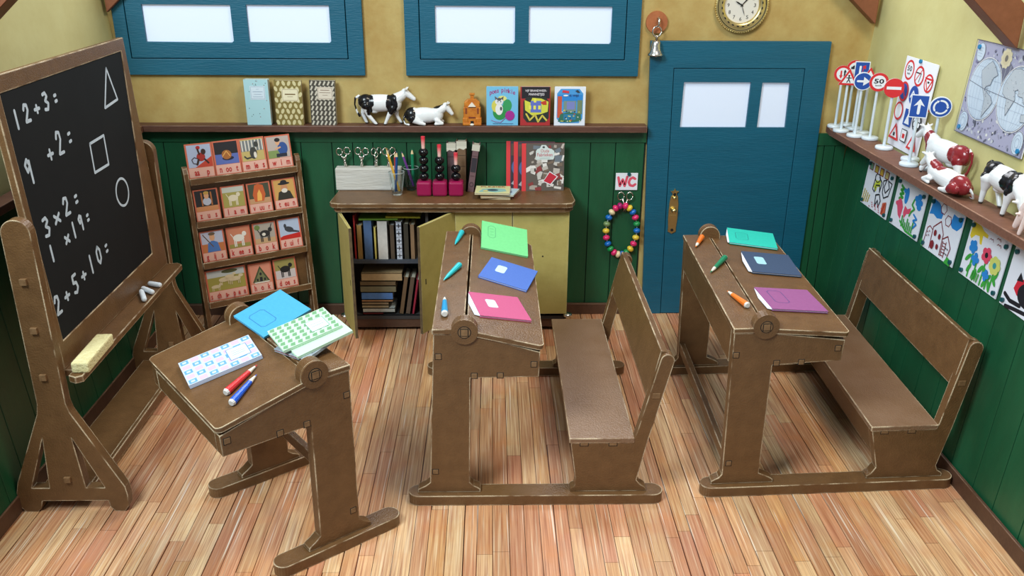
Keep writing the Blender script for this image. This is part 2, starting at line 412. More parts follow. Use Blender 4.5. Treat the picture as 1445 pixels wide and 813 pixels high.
star = [(math.sin(2*PI*i/10)*(.034 if i % 2 == 0 else .017), .325+math.cos(2*PI*i/10)*(.034 if i % 2 == 0 else .017)) for i in range(10)]
m.prism([(-.030, .05), (-.032, .018), (0, 0), (.032, .018), (.030, .05), (.036, .12), (.034, .24), (.026, .30), (-.026, .30), (-.034, .24), (-.036, .12)], -.007, 0, GOLD)
m.prism(star, -.010, -.001, GOLD)
m.prism([(-.02, .07), (.02, .07), (.022, .15), (-.022, .15)], -.009, -.006, GOLD)
hd = m.obj('door_handle', d, bevel=.002)
m = M(); m.X = Matrix.Translation((3.836-4.25, -.038, .67)); m.sph((0, -.03, .19), .021, GOLD); m.cyl((0, 0, .19), (0, -.03, .19), .009, .009, GOLD); m.sph((0, -.014, .285), .015, GOLD); m.obj('knob', hd)
m = M(); m.X = Matrix.Translation((3.836-4.25, -.038, .67))
for z in (.312, .03): m.cyl((0, -.0085, z), (0, -.0115, z), .011, .011, BLACKGAP, 12)
m.obj('keyhole', hd)

# ================================================================== DESKS
def side_profile(p):
    o = [(0, .061), (0, .078), (.016, .088), (.04, .10), (p['legBL'], .122)]
    zt = p['zt']
    o += [(p['FL'], zt-.028), (p['hx']-.066, zt-.028)] + [(p['hx']+.066*math.cos(a), p['hz']+.066*math.sin(a)) for a in [PI-PI*i/12 for i in range(13)]]
    o += [(p['hx']+.066, zt-.036), (p['boxR'], p['boxTz']), (p['boxR']-.004, p['boxBz']), (p['legT'], p['boxLz']), (p['legBR'], .122), (p['fR']-.035, .10), (p['fR']-.012, .088), (p['fR'], .078), (p['fR'], .061)]
    return o
def make_desk(p, label, loc, rz, depth, bench=True, skew=0.0):
    t = thing('school_desk', label, 'desk', loc, (0, 0, rz))
    SK = Matrix(((1, skew, 0, 0), (0, 1, 0, 0), (0, 0, 1, 0), (0, 0, 0, 1)))
    def mk():
        q = M(); q.X = SK; return q
    prof = side_profile(p); T = .06
    for y in (0, depth-T):
        m = mk(); m.prism(prof, y, y+T, BROWN); sp_ = m.obj('side_panel', t, bevel=.004)
        # tenon ends flush with the outer face
        ya, yb = (y-.0025, y+.01) if y == 0 else (y+T-.01, y+T+.0025)
        for (a, b) in ((p['FL']+.022, p['zt']-.15), (p['legT']+.02, p['boxLz']+.012), (p['legT']+.15, p['boxLz']+.014), (p['boxR']-.03, p['boxBz']+.07), (p['legBL']+.03, .19)):
            m = mk(); m.box(a-.0175, a+.0175, ya+.0015, yb-.0015, b-.0175, b+.0175, BLACKGAP); m.box(a-.014, a+.014, ya, yb, b-.014, b+.014, TENON); m.obj('tenon', sp_, bevel=.002)
        m = mk(); yy = y-.003 if y == 0 else y+T-.003
        sg = -1 if y == 0 else 1; y0_ = y if y == 0 else y+T
        def lay(q_, a_, b_, mm): m.prism(q_, *sorted((y0_+sg*a_, y0_+sg*b_)), mm)
        def sq(k): return [(p['hx']-k, p['hz']-k), (p['hx']+k, p['hz']-k), (p['hx']+k, p['hz']+k), (p['hx']-k, p['hz']+k)]
        def ci(k): return [(p['hx']+k*math.cos(a), p['hz']+k*math.sin(a)) for a in [2*PI*i/24 for i in range(24)]]
        lay(ci(.066), -.001, .009, HDISC); lay(ci(.033), .004, .0098, BLACKGAP); lay(ci(.029), .004, .0112, TENON); lay(sq(.0205), .004, .0120, BLACKGAP); lay(sq(.0165), .004, .0140, TENON)
        m.obj('hinge_pin', t)
    for y in (-.035, depth-T-.02):
        m = mk(); r = .055; a, b = p['runL'], (p['runR'] if y < 0 else p.get('runRb', p['runR'])); yc = y+r
        pts = [(a+r+r*math.cos(R(90+180*i/12)), yc+r*math.sin(R(90+180*i/12))) for i in range(13)] + [(b-r+r*math.cos(R(-90+180*i/12)), yc+r*math.sin(R(-90+180*i/12))) for i in range(13)]
        m.prism(pts, 0.0, .06, BROWN, axis='z'); m.obj('runner', t, bevel=.004)
    zt = p['zt']; lx = p['hx']+.005
    m = mk(); m.box(p['FL']-.006, lx-.006, -.004, depth+.004, zt-.028, zt, BROWN); m.obj('desk_top', t, bevel=.004)
    m = mk(); sl = p['lidz']; x1 = p['lidR']
    x0_ = lx+.006; z0_ = zt-.004; LL = math.hypot(x1-x0_, z0_-sl); rc = .030; D_ = depth+.006
    m.X = SK @ Matrix.Translation((x0_, 0, z0_)) @ Matrix.Rotation(math.atan2(z0_-sl, x1-x0_), 4, 'Y')
    m.prism([(0, -.006), (LL-rc, -.006)] + [(LL-rc+rc*math.cos(R(a)), -.006+rc+rc*math.sin(R(a))) for a in (-75, -60, -45, -30, -15)] + [(LL, -.006+rc), (LL, D_-rc)] + [(LL-rc+rc*math.cos(R(a)), D_-rc+rc*math.sin(R(a))) for a in (15, 30, 45, 60, 75)] + [(LL-rc, D_), (0, D_)], -.026, 0, BROWN, axis='z'); m.obj('lid', t, bevel=.005)
    m = mk(); m.prism([(p['FL'], p['boxLz']), (p['FL']+.03, p['boxLz']), (p['FL']+.03, zt-.03), (p['FL'], zt-.03)], T, depth-T, BROWN); m.obj('back_board', t)
    m = mk(); m.prism([(p['boxR']-.034, p['boxBz']), (p['boxR']-.004, p['boxBz']), (p['boxR']-.002, p['boxTz']-.01), (p['boxR']-.032, p['boxTz']-.01)], T, depth-T, BROWN); m.obj('front_board', t)
    m = mk(); m.prism([(p['FL']+.03, p['boxLz']), (p['boxR']-.034, p['boxBz']), (p['boxR']-.034, p['boxBz']+.02), (p['FL']+.03, p['boxLz']+.02)], T, depth-T, BROWN); m.obj('box_bottom', t)
    sx, sz = p['str']
    m = mk(); m.box(sx, sx+.035, T, depth-T, sz, sz+.06, BROWN); m.obj('stretcher', t, bevel=.003)
    if bench:
        s = p['seat']   # xL, xR, z, bottomL, bottomR, footL, footR, postInX, postOutX, postZ, outerMidX
        xL, xR, z, bL, bR, fL, fR, pi_, po, pz = s
        w = (po-pi_)/2
        prof2 = [(fL, .061), (fL, .078), (fL+.02, .09), (bL, .13), (xL, z-.028), (xR-.015, z-.028), (xR, z+.004)]
        cx, cz = (pi_+po)/2, pz-w
        prof2 += [(cx+w*math.cos(R(172-180*i/12)), cz+w*math.sin(R(172-180*i/12))) for i in range(13)]
        prof2 += [(bR+.045, z-.02), (bR, .13), (fR-.03, .10), (fR-.01, .088), (fR, .078), (fR, .061)]
        for y in (0, depth-T):
            m = mk(); m.prism(prof2, y, y+T, BROWN); o = m.obj('bench_support', t, bevel=.004)
            ya, yb = (y-.0025, y+.01) if y == 0 else (y+T-.01, y+T+.0025)
            for a in (xL+.07, xL+.22): m = mk(); m.box(a-.0235, a+.0235, ya+.0015, yb-.0015, z-.049, z-.018, BLACKGAP); m.box(a-.02, a+.02, ya, yb, z-.045, z-.018, TENON); m.obj('tenon', o, bevel=.002)
            k = (.66-z)/(pz-z); a = xR+(pi_-xR)*k+.035; m = mk(); m.box(a-.02, a+.02, ya, yb, .62, .65, TENON); m.obj('tenon', o, bevel=.002)
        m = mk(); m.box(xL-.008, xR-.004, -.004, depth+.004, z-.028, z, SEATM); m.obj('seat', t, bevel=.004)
        # backrest board set between the posts
        def px(zz): return xR+(pi_-xR)*(zz-z)/(pz-z)
        z0, z1 = .605, pz+.012
        m = mk(); m.prism([(px(z0)+.004, z0), (px(z0)+.040, z0-.008), (px(z1)+.036, z1-.008), (px(z1)+.0, z1)], T*.4, depth-T*.4, BROWN); m.obj('backrest', t, bevel=.004)
        m = mk(); m.prism([(bL+.01, .16), (bL+.035, .16), (xL+.03, z-.028), (xL+.005, z-.028)], T, depth-T, BROWN); m.obj('apron', t)
    return t
D2 = dict(legBL=.066, legBR=.274, FL=.105, zt=1.012, hx=.258, hz=.998, boxR=.632, boxTz=.885, boxBz=.748, boxLz=.742, legT=.284, fR=.330, lidR=.650, lidz=.920,
          runL=-.05, runR=1.30, str=(.10, .17), seat=(.800, 1.135, .388, .832, 1.155, .806, 1.208, 1.235, 1.305, .868))
D3 = dict(legBL=.055, legBR=.257, FL=.037, zt=.985, runRb=1.27, hx=.197, hz=.992, boxR=.616, boxTz=.905, boxBz=.790, boxLz=.772, legT=.254, fR=.340, lidR=.636, lidz=.948,
          runL=-.055, runR=1.352, str=(.06, .17), seat=(.848, 1.212, .388, .906, 1.244, .862, 1.287, 1.285, 1.362, .872))
D1 = dict(legBL=.064, legBR=.276, FL=.062, zt=.978, hx=.236, hz=.985, boxR=.690, boxTz=.838, boxBz=.735, boxLz=.738, legT=.272, fR=.340, lidR=.702, lidz=.876,
          runL=-.17, runR=.51, str=(.14, .36))
O2, RZ2, DP2 = (2.071, -2.500, 0), 0.0, 1.50
O3, RZ3, DP3 = (3.640, -2.445, 0), 0.05, 1.44
th1 = R(38); A0 = Vector((1.591, -2.977, 0)); U1 = Vector((math.cos(th1), math.sin(th1), 0)); V1 = Vector((-math.sin(th1), math.cos(th1), 0)); DP1 = .84
O1 = A0 + U1*.34 + V1*DP1
make_desk(D2, 'brown school desk and bench in the middle with green, blue and pink notebooks', O2, RZ2, DP2)
make_desk(D3, 'brown school desk and bench by the right wall with purple notebook', O3, RZ3, DP3, skew=.075)
make_desk(D1, 'small brown benchless school desk turned askew at front left', tuple(O1), th1+PI, DP1, bench=False)

# ------------------------------------------------ notebooks and pencils on the desks
def notebook(w, h, cover, label, cat_group, frame, e, v, ang, tilt=0, lift=0, name='notebook', deco=None, th=.012, edge=PAPER, fan=0.0):
    """frame: matrix whose x runs down the lid, y along the depth, z off the surface; e,v = middle of the front edge"""
    t = thing(name, label, 'notebook', group=cat_group)
    t.matrix_world = frame @ Matrix.Translation((e, v, lift+.0008)) @ Matrix.Rotation(ang, 4, 'Z') @ Matrix.Rotation(tilt, 4, 'X')
    m = M(); m.box(-w/2, w/2, 0, h, 0, .003, cover); m.box(-w/2, w/2, 0, h, th-.003, th, cover); m.box(-w/2, w/2, h-.004, h, .002, th-.002, cover) if fan == 0 else None
    m.obj('cover', t)
    m = M(); m.box(-w/2+.004, w/2-.003, .004, h-.005, .003, th-.003, edge)
    if fan:
        m.add([(-w/2, .006, .004), (-w/2, h-.006, .004), (-w/2-fan, h*.55, .002), (-w/2-fan*.9, .02, .002), (-w/2, .006, .008), (-w/2, h-.006, .008), (-w/2-fan, h*.55, .006), (-w/2-fan*.9, .02, .006)],
              [(0, 1, 2, 3), (7, 6, 5, 4), (0, 3, 7, 4), (3, 2, 6, 7), (2, 1, 5, 6)], edge)
    m.obj('pages', t)
    if deco:
        a = Art(w, h, 0); deco(a)
        a.v = [(x-w/2, z, th-y) for x, y, z in a.v]; a.obj('cover_print', t)
    return t
def lidframe(O, rz, x0, z0, x1, z1):
    sl = math.atan2(z0-z1, x1-x0)
    return Matrix.Translation(O) @ Matrix.Rotation(rz, 4, 'Z') @ Matrix.Translation((x0, 0, z0)) @ Matrix.Rotation(sl, 4, 'Y')
INK = P(40, 60, 110)
def rrect(x0, z0, x1, z1, r=.05):
    return [(x0+r, z0), (x1-r, z0), (x1, z0+r), (x1, z1-r), (x1-r, z1), (x0+r, z1), (x0, z1-r), (x0, z0+r)]
def box_outline(x0, z0, x1, z1, c, lines=3):
    def f(a):
        a.line(rrect(x0, z0, x1, z1), .0035, c, True)
        for i in range(lines):
            zz = z0+(z1-z0)*(i+1)/(lines+1); a.line([(x0+.04, zz), (x1-.04, zz)], .002, c)
    return f
def sticker(x0, z0, x1, z1, c):
    def f(a): a.poly(rrect(x0, z0, x1, z1, .03), c)
    return f
def weave(f, c, n=16):
    def g(a):
        for i in range(n): a.line([(.0+.02, (i+.5)/n), (.98, (i+.5)/n)], .002, c); a.y += a.STEP
        f(a)
    return g
F2l = lidframe(O2, RZ2, .263+.006, 1.008, .650, .920); F2f = lidframe(O2, RZ2, .10, 1.012, .25, 1.012)
F3l = lidframe(O3, RZ3, .203+.006, .981, .636, .948); F3f = lidframe(O3, RZ3, .037, .985, .2, .985)
GN = 'notebooks lying on the school desks'
notebook(.298, .30, mat('mint_card', (112, 206, 132), .7, (104, 196, 124), 60), 'mint green notebook with outlined box at the back of the middle desk', GN, F2l, .205, 1.216, R(3), R(15), deco=box_outline(.14, .42, .30, .86, P(70, 160, 100)))
notebook(.288, .30, mat('blue_card', (64, 102, 184), .7, (72, 112, 194), 80), 'bright blue notebook with white label on the middle desk', GN, F2l, .185, .686, R(-14), R(4), deco=weave(sticker(.22, .42, .42, .74, P(196, 226, 240)), P(58, 98, 190)))
notebook(.280, .285, mat('pink_card', (194, 84, 130), .7, (184, 76, 122), 80), 'pink notebook with white label nearest the hinge of the middle desk', GN, F2l, .20, .214, R(14), deco=weave(sticker(.26, .40, .46, .74, P(204, 224, 236)), P(196, 76, 128)), fan=.028)
notebook(.300, .315, mat('turquoise_card', (34, 196, 178), .7, (26, 186, 170), 60), 'turquoise notebook at the back of the right-hand desk', GN, F3l, .331, 1.235, R(-14), lift=.012, deco=box_outline(.16, .28, .42, .74, P(20, 120, 120)), fan=.012)
notebook(.290, .31, mat('navy_card', (52, 74, 106), .7, (44, 64, 94), 80), 'dark navy notebook with pale label on the right-hand desk', GN, F3l, .312, .75, R(-5), R(3), lift=.008, deco=sticker(.20, .40, .40, .76, P(158, 206, 222)), fan=.02)
notebook(.305, .30, mat('purple_card', (146, 82, 136), .7, (136, 74, 128), 60), 'plum purple notebook at the near end of the right-hand desk', GN, F3l, .249, .22, R(0), lift=.004, deco=box_outline(.17, .30, .43, .86, P(70, 60, 120), 0), fan=.022)
# desk 1: frame x' runs towards the lid's low edge, y' towards the camera
F1l = lidframe(O1, th1+PI, .236+.011, .974, .702, .876); F1f = lidframe(O1, th1+PI, .0, .978, .2, .978)
def n1(e, v): return (.27+e-.247, DP1-v)
# measured with the hinge line at e=0 (x' = .27)
def chk(a):
    for i in range(7):
        for j in range(5):
            c = P(104, 158, 210) if (i+j) % 2 == 0 else P(210, 178, 204)
            a.rect((i+.12)/7, (j+.12)/5, (i+.88)/7, (j+.88)/5, c); a.y += a.STEP
    a.y -= a.STEP
    for i in range(7):
        for j in range(5):
            if (i+j) % 2 == 0: a.rect((i+.32)/7, (j+.32)/5, (i+.68)/7, (j+.68)/5, P(190, 220, 236)); a.y += a.STEP
    a.y -= a.STEP*2
    a.rect(.10, .28, .38, .74, P(210, 238, 240)); a.line([(.10, .28), (.38, .28), (.38, .74), (.10, .74)], .004, P(110, 150, 190), True)
    for z in (.42, .5, .58): a.line([(.15, z), (.33, z)], .002, P(140, 170, 190))
def leaves(a):
    for i in range(8):
        for j in range(6):
            x, z = (i+.5)/8, (j+.5)/6
            a.poly([(x-.05, z-.06), (x+.02, z-.07), (x+.05, z+.03), (x-.02, z+.07)], P(112, 160, 118)); a.y += a.STEP
    a.y -= a.STEP*2
    a.rect(.14, .34, .44, .78, P(214, 234, 226)); a.line([(.14, .34), (.44, .34), (.44, .78), (.14, .78)], .003, P(120, 160, 150), True)
    for z in (.5, .6): a.line([(.19, z), (.39, z)], .002, P(110, 140, 150))
PALEC = mat('pale_blue_card', (190, 202, 226), .7); PALEG = mat('pale_green_card', (186, 216, 190), .7)
notebook(.285, .255, mat('cyan_card', (66, 160, 200), .7, (58, 152, 192), 60), 'sky blue notebook on the far corner of the front left desk', GN, F1l, -.105, .085, R(8), R(-10.5), lift=.052, deco=box_outline(.55, .25, .86, .75, P(40, 110, 170), 0))
notebook(.345, .235, PALEC, 'notebook in pale blue and pink checks on the front left desk', GN, F1l, .215, DP1-.595, R(-9), lift=.002, deco=chk, th=.02, edge=P(170, 90, 100))
notebook(.285, .225, mat('grey_print_card', (190, 204, 214), .7, (90, 96, 104), 26), 'grey patterned notebook at the bottom of the desk pile', GN, F1l, -.12, DP1-.375, R(14), lift=.004, th=.014, edge=P(190, 90, 100))
notebook(.285, .215, PALEG, 'pale green notebook in the middle of the desk pile', GN, F1l, -.175, DP1-.36, R(-4), lift=.0195, th=.013)
notebook(.295, .235, PALEG, 'green leaf-patterned notebook on top of the desk pile', GN, F1l, -.165, DP1-.45, R(-7), R(0), lift=.034, deco=leaves, th=.014)

def pencil(frame, tip, end, body, label, group, r=.018, tipc=None, white=True):
    t = thing('pencil', label, 'pencil', group=group)
    a = Vector((tip[0], tip[1], .0102)); b = Vector((end[0], end[1], r+.0008)); L = (b-a).length; d = (b-a).normalized()
    q = d.to_track_quat('X', 'Z').to_matrix().to_4x4()
    t.matrix_world = frame @ Matrix.Translation(a) @ q
    m = M(); m.cyl((.26*L, 0, 0), (.93*L, 0, 0), r*.62, r, body, 10, smooth=False); m.obj('barrel', t)
    m = M(); m.cyl((.07*L, 0, 0), (.26*L, 0, 0), r*.26, r*.62, P(224, 220, 206) if white else body, 10); m.obj('cone', t)
    m = M(); m.cyl((0, 0, 0), (.07*L, 0, 0), .001, r*.26, tipc or body, 8); m.obj('lead', t)
    m = M(); m.cyl((.93*L, 0, 0), (.975*L, 0, 0), r, r*.7, P(210, 206, 200) if white else body, 10, smooth=False); m.obj('end_cap', t)
TQ = mat('turquoise_lacquer', (40, 186, 196), .3); BL = mat('blue_lacquer', (34, 150, 206), .3); OR = mat('orange_lacquer', (236, 120, 36), .3)
GR = mat('green_lacquer', (30, 130, 92), .3); RD = mat('red_lacquer', (206, 46, 50), .3); BU = mat('royal_blue_lacquer', (24, 88, 206), .3)
GP = 'stubby pencils on the school desks'
pencil(F2f, (.065, 1.215), (.103, 1.44), TQ, 'turquoise pencil furthest back on the middle desk', GP, white=False)
pencil(F2f, (.025, .621), (.111, .852), TQ, 'turquoise pencil lying slanted mid-way on the middle desk', GP, white=False)
pencil(F2f, (.043, .387), (.056, .130), BL, 'bright blue pencil nearest the front of the middle desk', GP, r=.019)
pencil(F3f, (.115, 1.18), (.205, 1.355), OR, 'orange pencil furthest back on the right-hand desk', GP)
pencil(F3f, (.084, .742), (.245, .975), GR, 'dark green pencil on the right-hand desk', GP)
pencil(F3f, (.099, .463), (.142, .231), OR, 'orange pencil nearest the front of the right-hand desk', GP)
pencil(F1l, (.128, DP1-.297), (.335, DP1-.191), RD, 'red pencil beside the checked notebook on the front left desk', GP, r=.018)
pencil(F1l, (.165, DP1-.223), (.350, DP1-.092), BU, 'royal blue pencil nearest the edge of the front left desk', GP, r=.018)

# ================================================================== BLACKBOARD
eo = (.29, -1.76, 0)
e = thing('blackboard', 'black school board on a brown wooden stand with chalked sums', 'blackboard', eo)
fp = [(.225, 1.522)] + [(.2925+.0675*math.cos(R(180-180*i/14)), 1.522+.068*math.sin(R(180-180*i/14))) for i in range(1, 14)] + [(.36, 1.522), (.358, .64), (.368, .59), (.572, .15), (.578, .10), (.572, .03), (.55, 0), (.50, 0), (.478, .025), (.472, .066), (.135, .066), (.122, .02), (.10, 0), (.04, 0), (.015, .03), (.012, .12), (.03, .18), (.205, .58), (.217, .64)]
hl = [[(.205, .44), (.095, .145), (.185, .145)], [(.352, .44), (.372, .145), (.468, .145)]]
def off(l, dx): return [(a-dx, b) for a, b in l]
for y in (-2.56, -.978):
    m = M(); m.prism(off(fp, eo[0]), y-eo[1], y+.055-eo[1], BROWN, holes=[off(h, eo[0]) for h in hl]); o = m.obj('stand_frame', e, bevel=.004)
    for (a, b) in ((.285, 1.29), (.285, 1.04), (.28, .79), (.29, .20)):
        m = M(); m.box(a-.016-eo[0], a+.016-eo[0], y-.014-eo[1], y+.01-eo[1], b-.016, b+.016, TENON); m.obj('tenon', o, bevel=.002)
m = M(); m.box(.08-eo[0], .33-eo[0], -2.505-eo[1], -.978-eo[1], .06, .08, BROWN); m.box(.33-eo[0], .355-eo[0], -2.505-eo[1], -.978-eo[1], .03, .085, BROWN); m.obj('base_plank', e, bevel=.004)
m = M(); m.prism([(.345, -2.50), (.345, -1.02), (.42, -1.0), (.455, -1.03), (.47, -2.56), (.44, -2.58), (.40, -2.56), (.40, -2.50)], .762, .798, BROWN, axis='z')
m.v = [(x-eo[0], y-eo[1], z) for x, y, z in m.v]; m.obj('chalk_tray', e, bevel=.004)
bd = bpy.data.objects.new('board', None); COL.objects.link(bd); bd.parent = e; ABD = -math.atan(.045)
bd.location = (.395-.045*.80-eo[0], -2.50-eo[1], .80); bd.rotation_euler = (ABD, 0, PI/2)
# board local: x 0..1.485 towards the far end, z 0..1.42
BQ = [(.05, .135), (1.285, .142), (1.432, 1.348), (.05, 1.340)]
m = M(); m.prism([(0, 0), (1.485, 0), (1.49, 1.42), (0, 1.42)], 0, .035, BROWN, holes=[BQ]); m.obj('board_frame', bd, bevel=.004)
m = M(); m.prism([(a, b) for a, b in [(.03, .11), (1.33, .11), (1.46, 1.37), (.03, 1.37)]], .006, .03, SLATE); m.obj('slate', bd)
# handwriting as strokes
GL = {'0': [[(.5, 1), (.15, .75), (.15, .25), (.5, 0), (.85, .25), (.85, .75), (.5, 1)]],
      '1': [[(.5, 1), (.5, 0)]],
      '2': [[(.1, .75), (.3, 1), (.7, .95), (.75, .65), (.15, .05), (.9, .05)]],
      '3': [[(.15, .95), (.6, 1), (.8, .78), (.4, .55), (.85, .35), (.6, .02), (.1, .06)]],
      '5': [[(.85, 1), (.25, .98), (.2, .6), (.7, .55), (.85, .25), (.5, 0), (.1, .08)]],
      '9': [[(.75, .75), (.5, 1), (.15, .8), (.35, .5), (.75, .7), (.8, .9)], [(.77, .8), (.75, 0)]],
      '+': [[(.5, .8), (.5, .15)], [(.1, .48), (.9, .48)]],
      'x': [[(.1, .8), (.9, .1)], [(.9, .8), (.1, .1)]],
      ':': [[(.35, .75), (.65, .78)], [(.35, .25), (.65, .28)]], ' ': []}
def chalk_text(txt, x0, z0, x1, z1, hgt, nm='chalk_mark'):
    n = len(txt); L = x1-x0
    cw = L/n
    for i, ch in enumerate(txt):
        if ch == ' ': continue
        a = Art(1, 1, .006); bx = x0+cw*i+cw*.12; bz = z0+(z1-z0)*i/max(1, n-1); k = .62 if ch in '+x' else 1; ky = .7 if ch == ':' else 1
        for st in GL[ch]: a.line([(bx+p[0]*cw*.56, bz+hgt*(1-k)/2*0+p[1]*hgt*k*ky+(.1*hgt if k < 1 else 0)) for p in st], .017, CHALKLINE)
        a.obj(nm, bd)
def by(y): return y+2.50
def bz(z): return z-.80
chalk_text('12+3:', by(-2.40), bz(1.968), by(-1.90), bz(2.005), .080)
chalk_text('9 +2:', by(-2.41), bz(1.71), by(-1.84), bz(1.785), .112)
chalk_text('3x2:', by(-2.38), bz(1.44), by(-1.92), bz(1.49), .088)
chalk_text('1 x19:', by(-2.38), bz(1.315), by(-1.86), bz(1.37), .075)
chalk_text('2+5+10:', by(-2.45), bz(1.06), by(-1.72), bz(1.145), .092)
a = Art(1, 1, .006); a.line([(by(-1.31), bz(2.085)), (by(-1.43), bz(1.885)), (by(-1.245), bz(1.90))], .015, CHALKLINE, True); a.obj('chalk_triangle', bd)
a = Art(1, 1, .006); a.line([(by(-1.705), bz(1.745)), (by(-1.52), bz(1.75)), (by(-1.535), bz(1.59)), (by(-1.72), bz(1.59))], .015, CHALKLINE, True); a.obj('chalk_square', bd)
a = Art(1, 1, .006); a.ring(by(-1.437), bz(1.40), .092, .085, .015, CHALKLINE); a.obj('chalk_circle', bd)
def chalkstick(p0, p1, label):
    m = M(); p0 = Vector(p0); p1 = Vector(p1); c = (p0+p1)/2; h_ = (p1-p0)/2; r = .0155
    d_ = h_.normalized()
    m.tube([-h_, -h_+d_*r*.3, -h_+d_*r, h_-d_*r, h_-d_*r*.3, h_], [r*.5, r*.85, r, r, r*.85, r*.5], CHALK, 12)
    tag(m.obj('chalk', loc=c), label, 'chalk', 'white chalks on the blackboard tray')
chalkstick((.375, -1.52, .814), (.445, -1.66, .814), 'white chalk stick nearest the sponge, end over the tray edge')
chalkstick((.365, -1.475, .814), (.455, -1.545, .814), 'white chalk stick in the middle of the three on the tray')
chalkstick((.375, -1.400, .814), (.462, -1.430, .814), 'white chalk stick furthest back on the blackboard tray')
m = M(); m.box(-.042, .042, -.17, .17, 0, .055, SPONGE)
o = m.obj('sponge', bevel=.008, loc=(.446, -2.37, .7995), rot=(0, 0, R(2))); tag(o, 'pale yellow sponge on the near end of the blackboard tray', 'sponge')

# ================================================================== READING RACK WITH CARDS
RTH = R(30); RL = R(6.5); RF = Vector((.470, -.645, 0)); RWID = .752
rk = thing('card_rack', 'brown wooden reading rack with four rows of picture cards', 'rack', RF, (0, 0, RTH))
LEAN = Matrix.Rotation(-RL, 4, 'X')
for x in (-.034, RWID):
    m = M(); m.X = LEAN
    pr = [(0, .03), (.0, 1.27), (.012, 1.305), (.035, 1.32), (.058, 1.305), (.070, 1.27), (.072, .42), (.10, .22), (.16, .035), (.13, .018), (.10, .02), (.055, .24), (.035, .24), (.03, .03)]
    m.prism(pr, x, x+.034, BROWN, axis='x'); m.obj('side_panel', rk, bevel=.004)
m = M(); m.X = LEAN; m.box(0, RWID, .052, .064, .30, 1.30, BROWN); m.obj('back_panel', rk)
rows = [1.235, .935, .640, .350]
for z in rows:
    m = M(); m.X = LEAN; m.box(0, RWID, .0, .062, z-.046, z-.020, BROWN); m.box(0, RWID, -.012, .004, z-.046, z, BROWN); m.obj('ledge', rk, bevel=.003)
m = M(); m.X = LEAN; m.box(0, RWID, .05, .14, .10, .125, BROWN); m.obj('foot_board', rk)
PK = P(226, 176, 160); PKD = P(206, 110, 84); RDL = P(190, 38, 34)
sky = P(150, 170, 205); grass = P(150, 140, 70); tan = P(206, 140, 92); dk = P(34, 34, 40); wh = P(224, 218, 206); skin = P(222, 168, 130)
def animal(a, cx, cz, s, c, legs=True, tail=True):
    a.ell(cx, cz, .19*s, .09*s, c); a.ell(cx+.20*s, cz+.09*s, .075*s, .06*s, c)
    if legs:
        for dx in (-.15, -.10, .10, .15): a.line([(cx+dx*s, cz-.03*s), (cx+dx*s, cz-.20*s)], .006*s, c)
    if tail: a.line([(cx-.18*s, cz+.03*s), (cx-.25*s, cz+.12*s)], .005, c)
def c_monkey(a):
    a.rect(.06, .34, .94, .96, P(176, 190, 220)); a.poly([(.3, .34), (.94, .34), (.94, .62)], P(198, 70, 50)); a.ell(.55, .62, .16, .12, P(170, 44, 36)); a.ell(.66, .76, .09, .08, P(60, 36, 30)); a.ell(.48, .88, .08, .05, P(180, 40, 40))
    a.line([(.5, .7), (.46, .84)], .012, P(60, 36, 30)); a.line([(.45, .55), (.38, .42)], .014, P(60, 36, 30)); a.line([(.68, .55), (.8, .44)], .012, P(60, 36, 30)); a.line([(.42, .58), (.3, .62), (.2, .56), (.24, .46), (.34, .44)], .005, P(60, 36, 30))
def c_nut(a):
    a.rect(.06, .62, .94, .96, dk); a.rect(.06, .34, .94, .62, P(92, 110, 180)); a.ell(.54, .50, .22, .06, P(30, 34, 60)); a.ell(.5, .60, .19, .13, P(168, 104, 50)); a.line([(.34, .56), (.5, .70), (.62, .56)], .006, P(226, 170, 90))
def c_cat(a):
    a.rect(.06, .34, .94, .96, P(196, 176, 110)); a.rect(.06, .62, .94, .93, P(120, 126, 128))
    for i in range(7): a.line([(.12+i*.13, .64), (.12+i*.13, .92)], .008, wh)
    a.ell(.52, .56, .14, .17, P(60, 62, 60)); a.ell(.66, .80, .09, .08, P(60, 62, 60)); a.ell(.58, .5, .06, .09, wh); a.line([(.4, .44), (.24, .42), (.16, .48)], .010, P(60, 62, 60))
def c_boy(a):
    a.rect(.06, .34, .94, .96, P(190, 176, 170)); a.rect(.06, .34, .5, .56, P(130, 150, 90)); a.ell(.66, .60, .2, .19, P(50, 84, 150)); a.ell(.48, .80, .09, .10, skin); a.ell(.48, .86, .11, .06, dk); a.line([(.56, .64), (.38, .60)], .012, skin); a.rect(.38, .36, .8, .46, P(40, 44, 60))
def c_girl(a):
    a.rect(.06, .34, .94, .96, dk); a.rect(.06, .34, .94, .48, tan); a.rect(.3, .5, .36, .9, P(180, 110, 60)); a.rect(.68, .5, .74, .9, P(180, 110, 60)); a.ell(.52, .62, .17, .12, P(190, 196, 214)); a.ell(.52, .80, .10, .10, skin); a.ell(.52, .88, .11, .05, P(200, 160, 80))
def c_lamb(a): a.rect(.06, .34, .94, .96, P(168, 158, 84)); a.rect(.06, .80, .94, .96, P(196, 200, 190)); animal(a, .48, .62, 1.1, P(226, 214, 188))
def c_fire(a):
    a.rect(.06, .34, .94, .96, P(70, 76, 60)); a.rect(.06, .34, .94, .5, P(196, 150, 110)); a.poly([(.28, .40), (.22, .62), (.34, .92), (.5, .96), (.7, .90), (.76, .60), (.66, .40)], P(200, 96, 50)); a.poly([(.38, .42), (.42, .66), (.52, .78), (.6, .6), (.58, .42)], P(240, 180, 90))
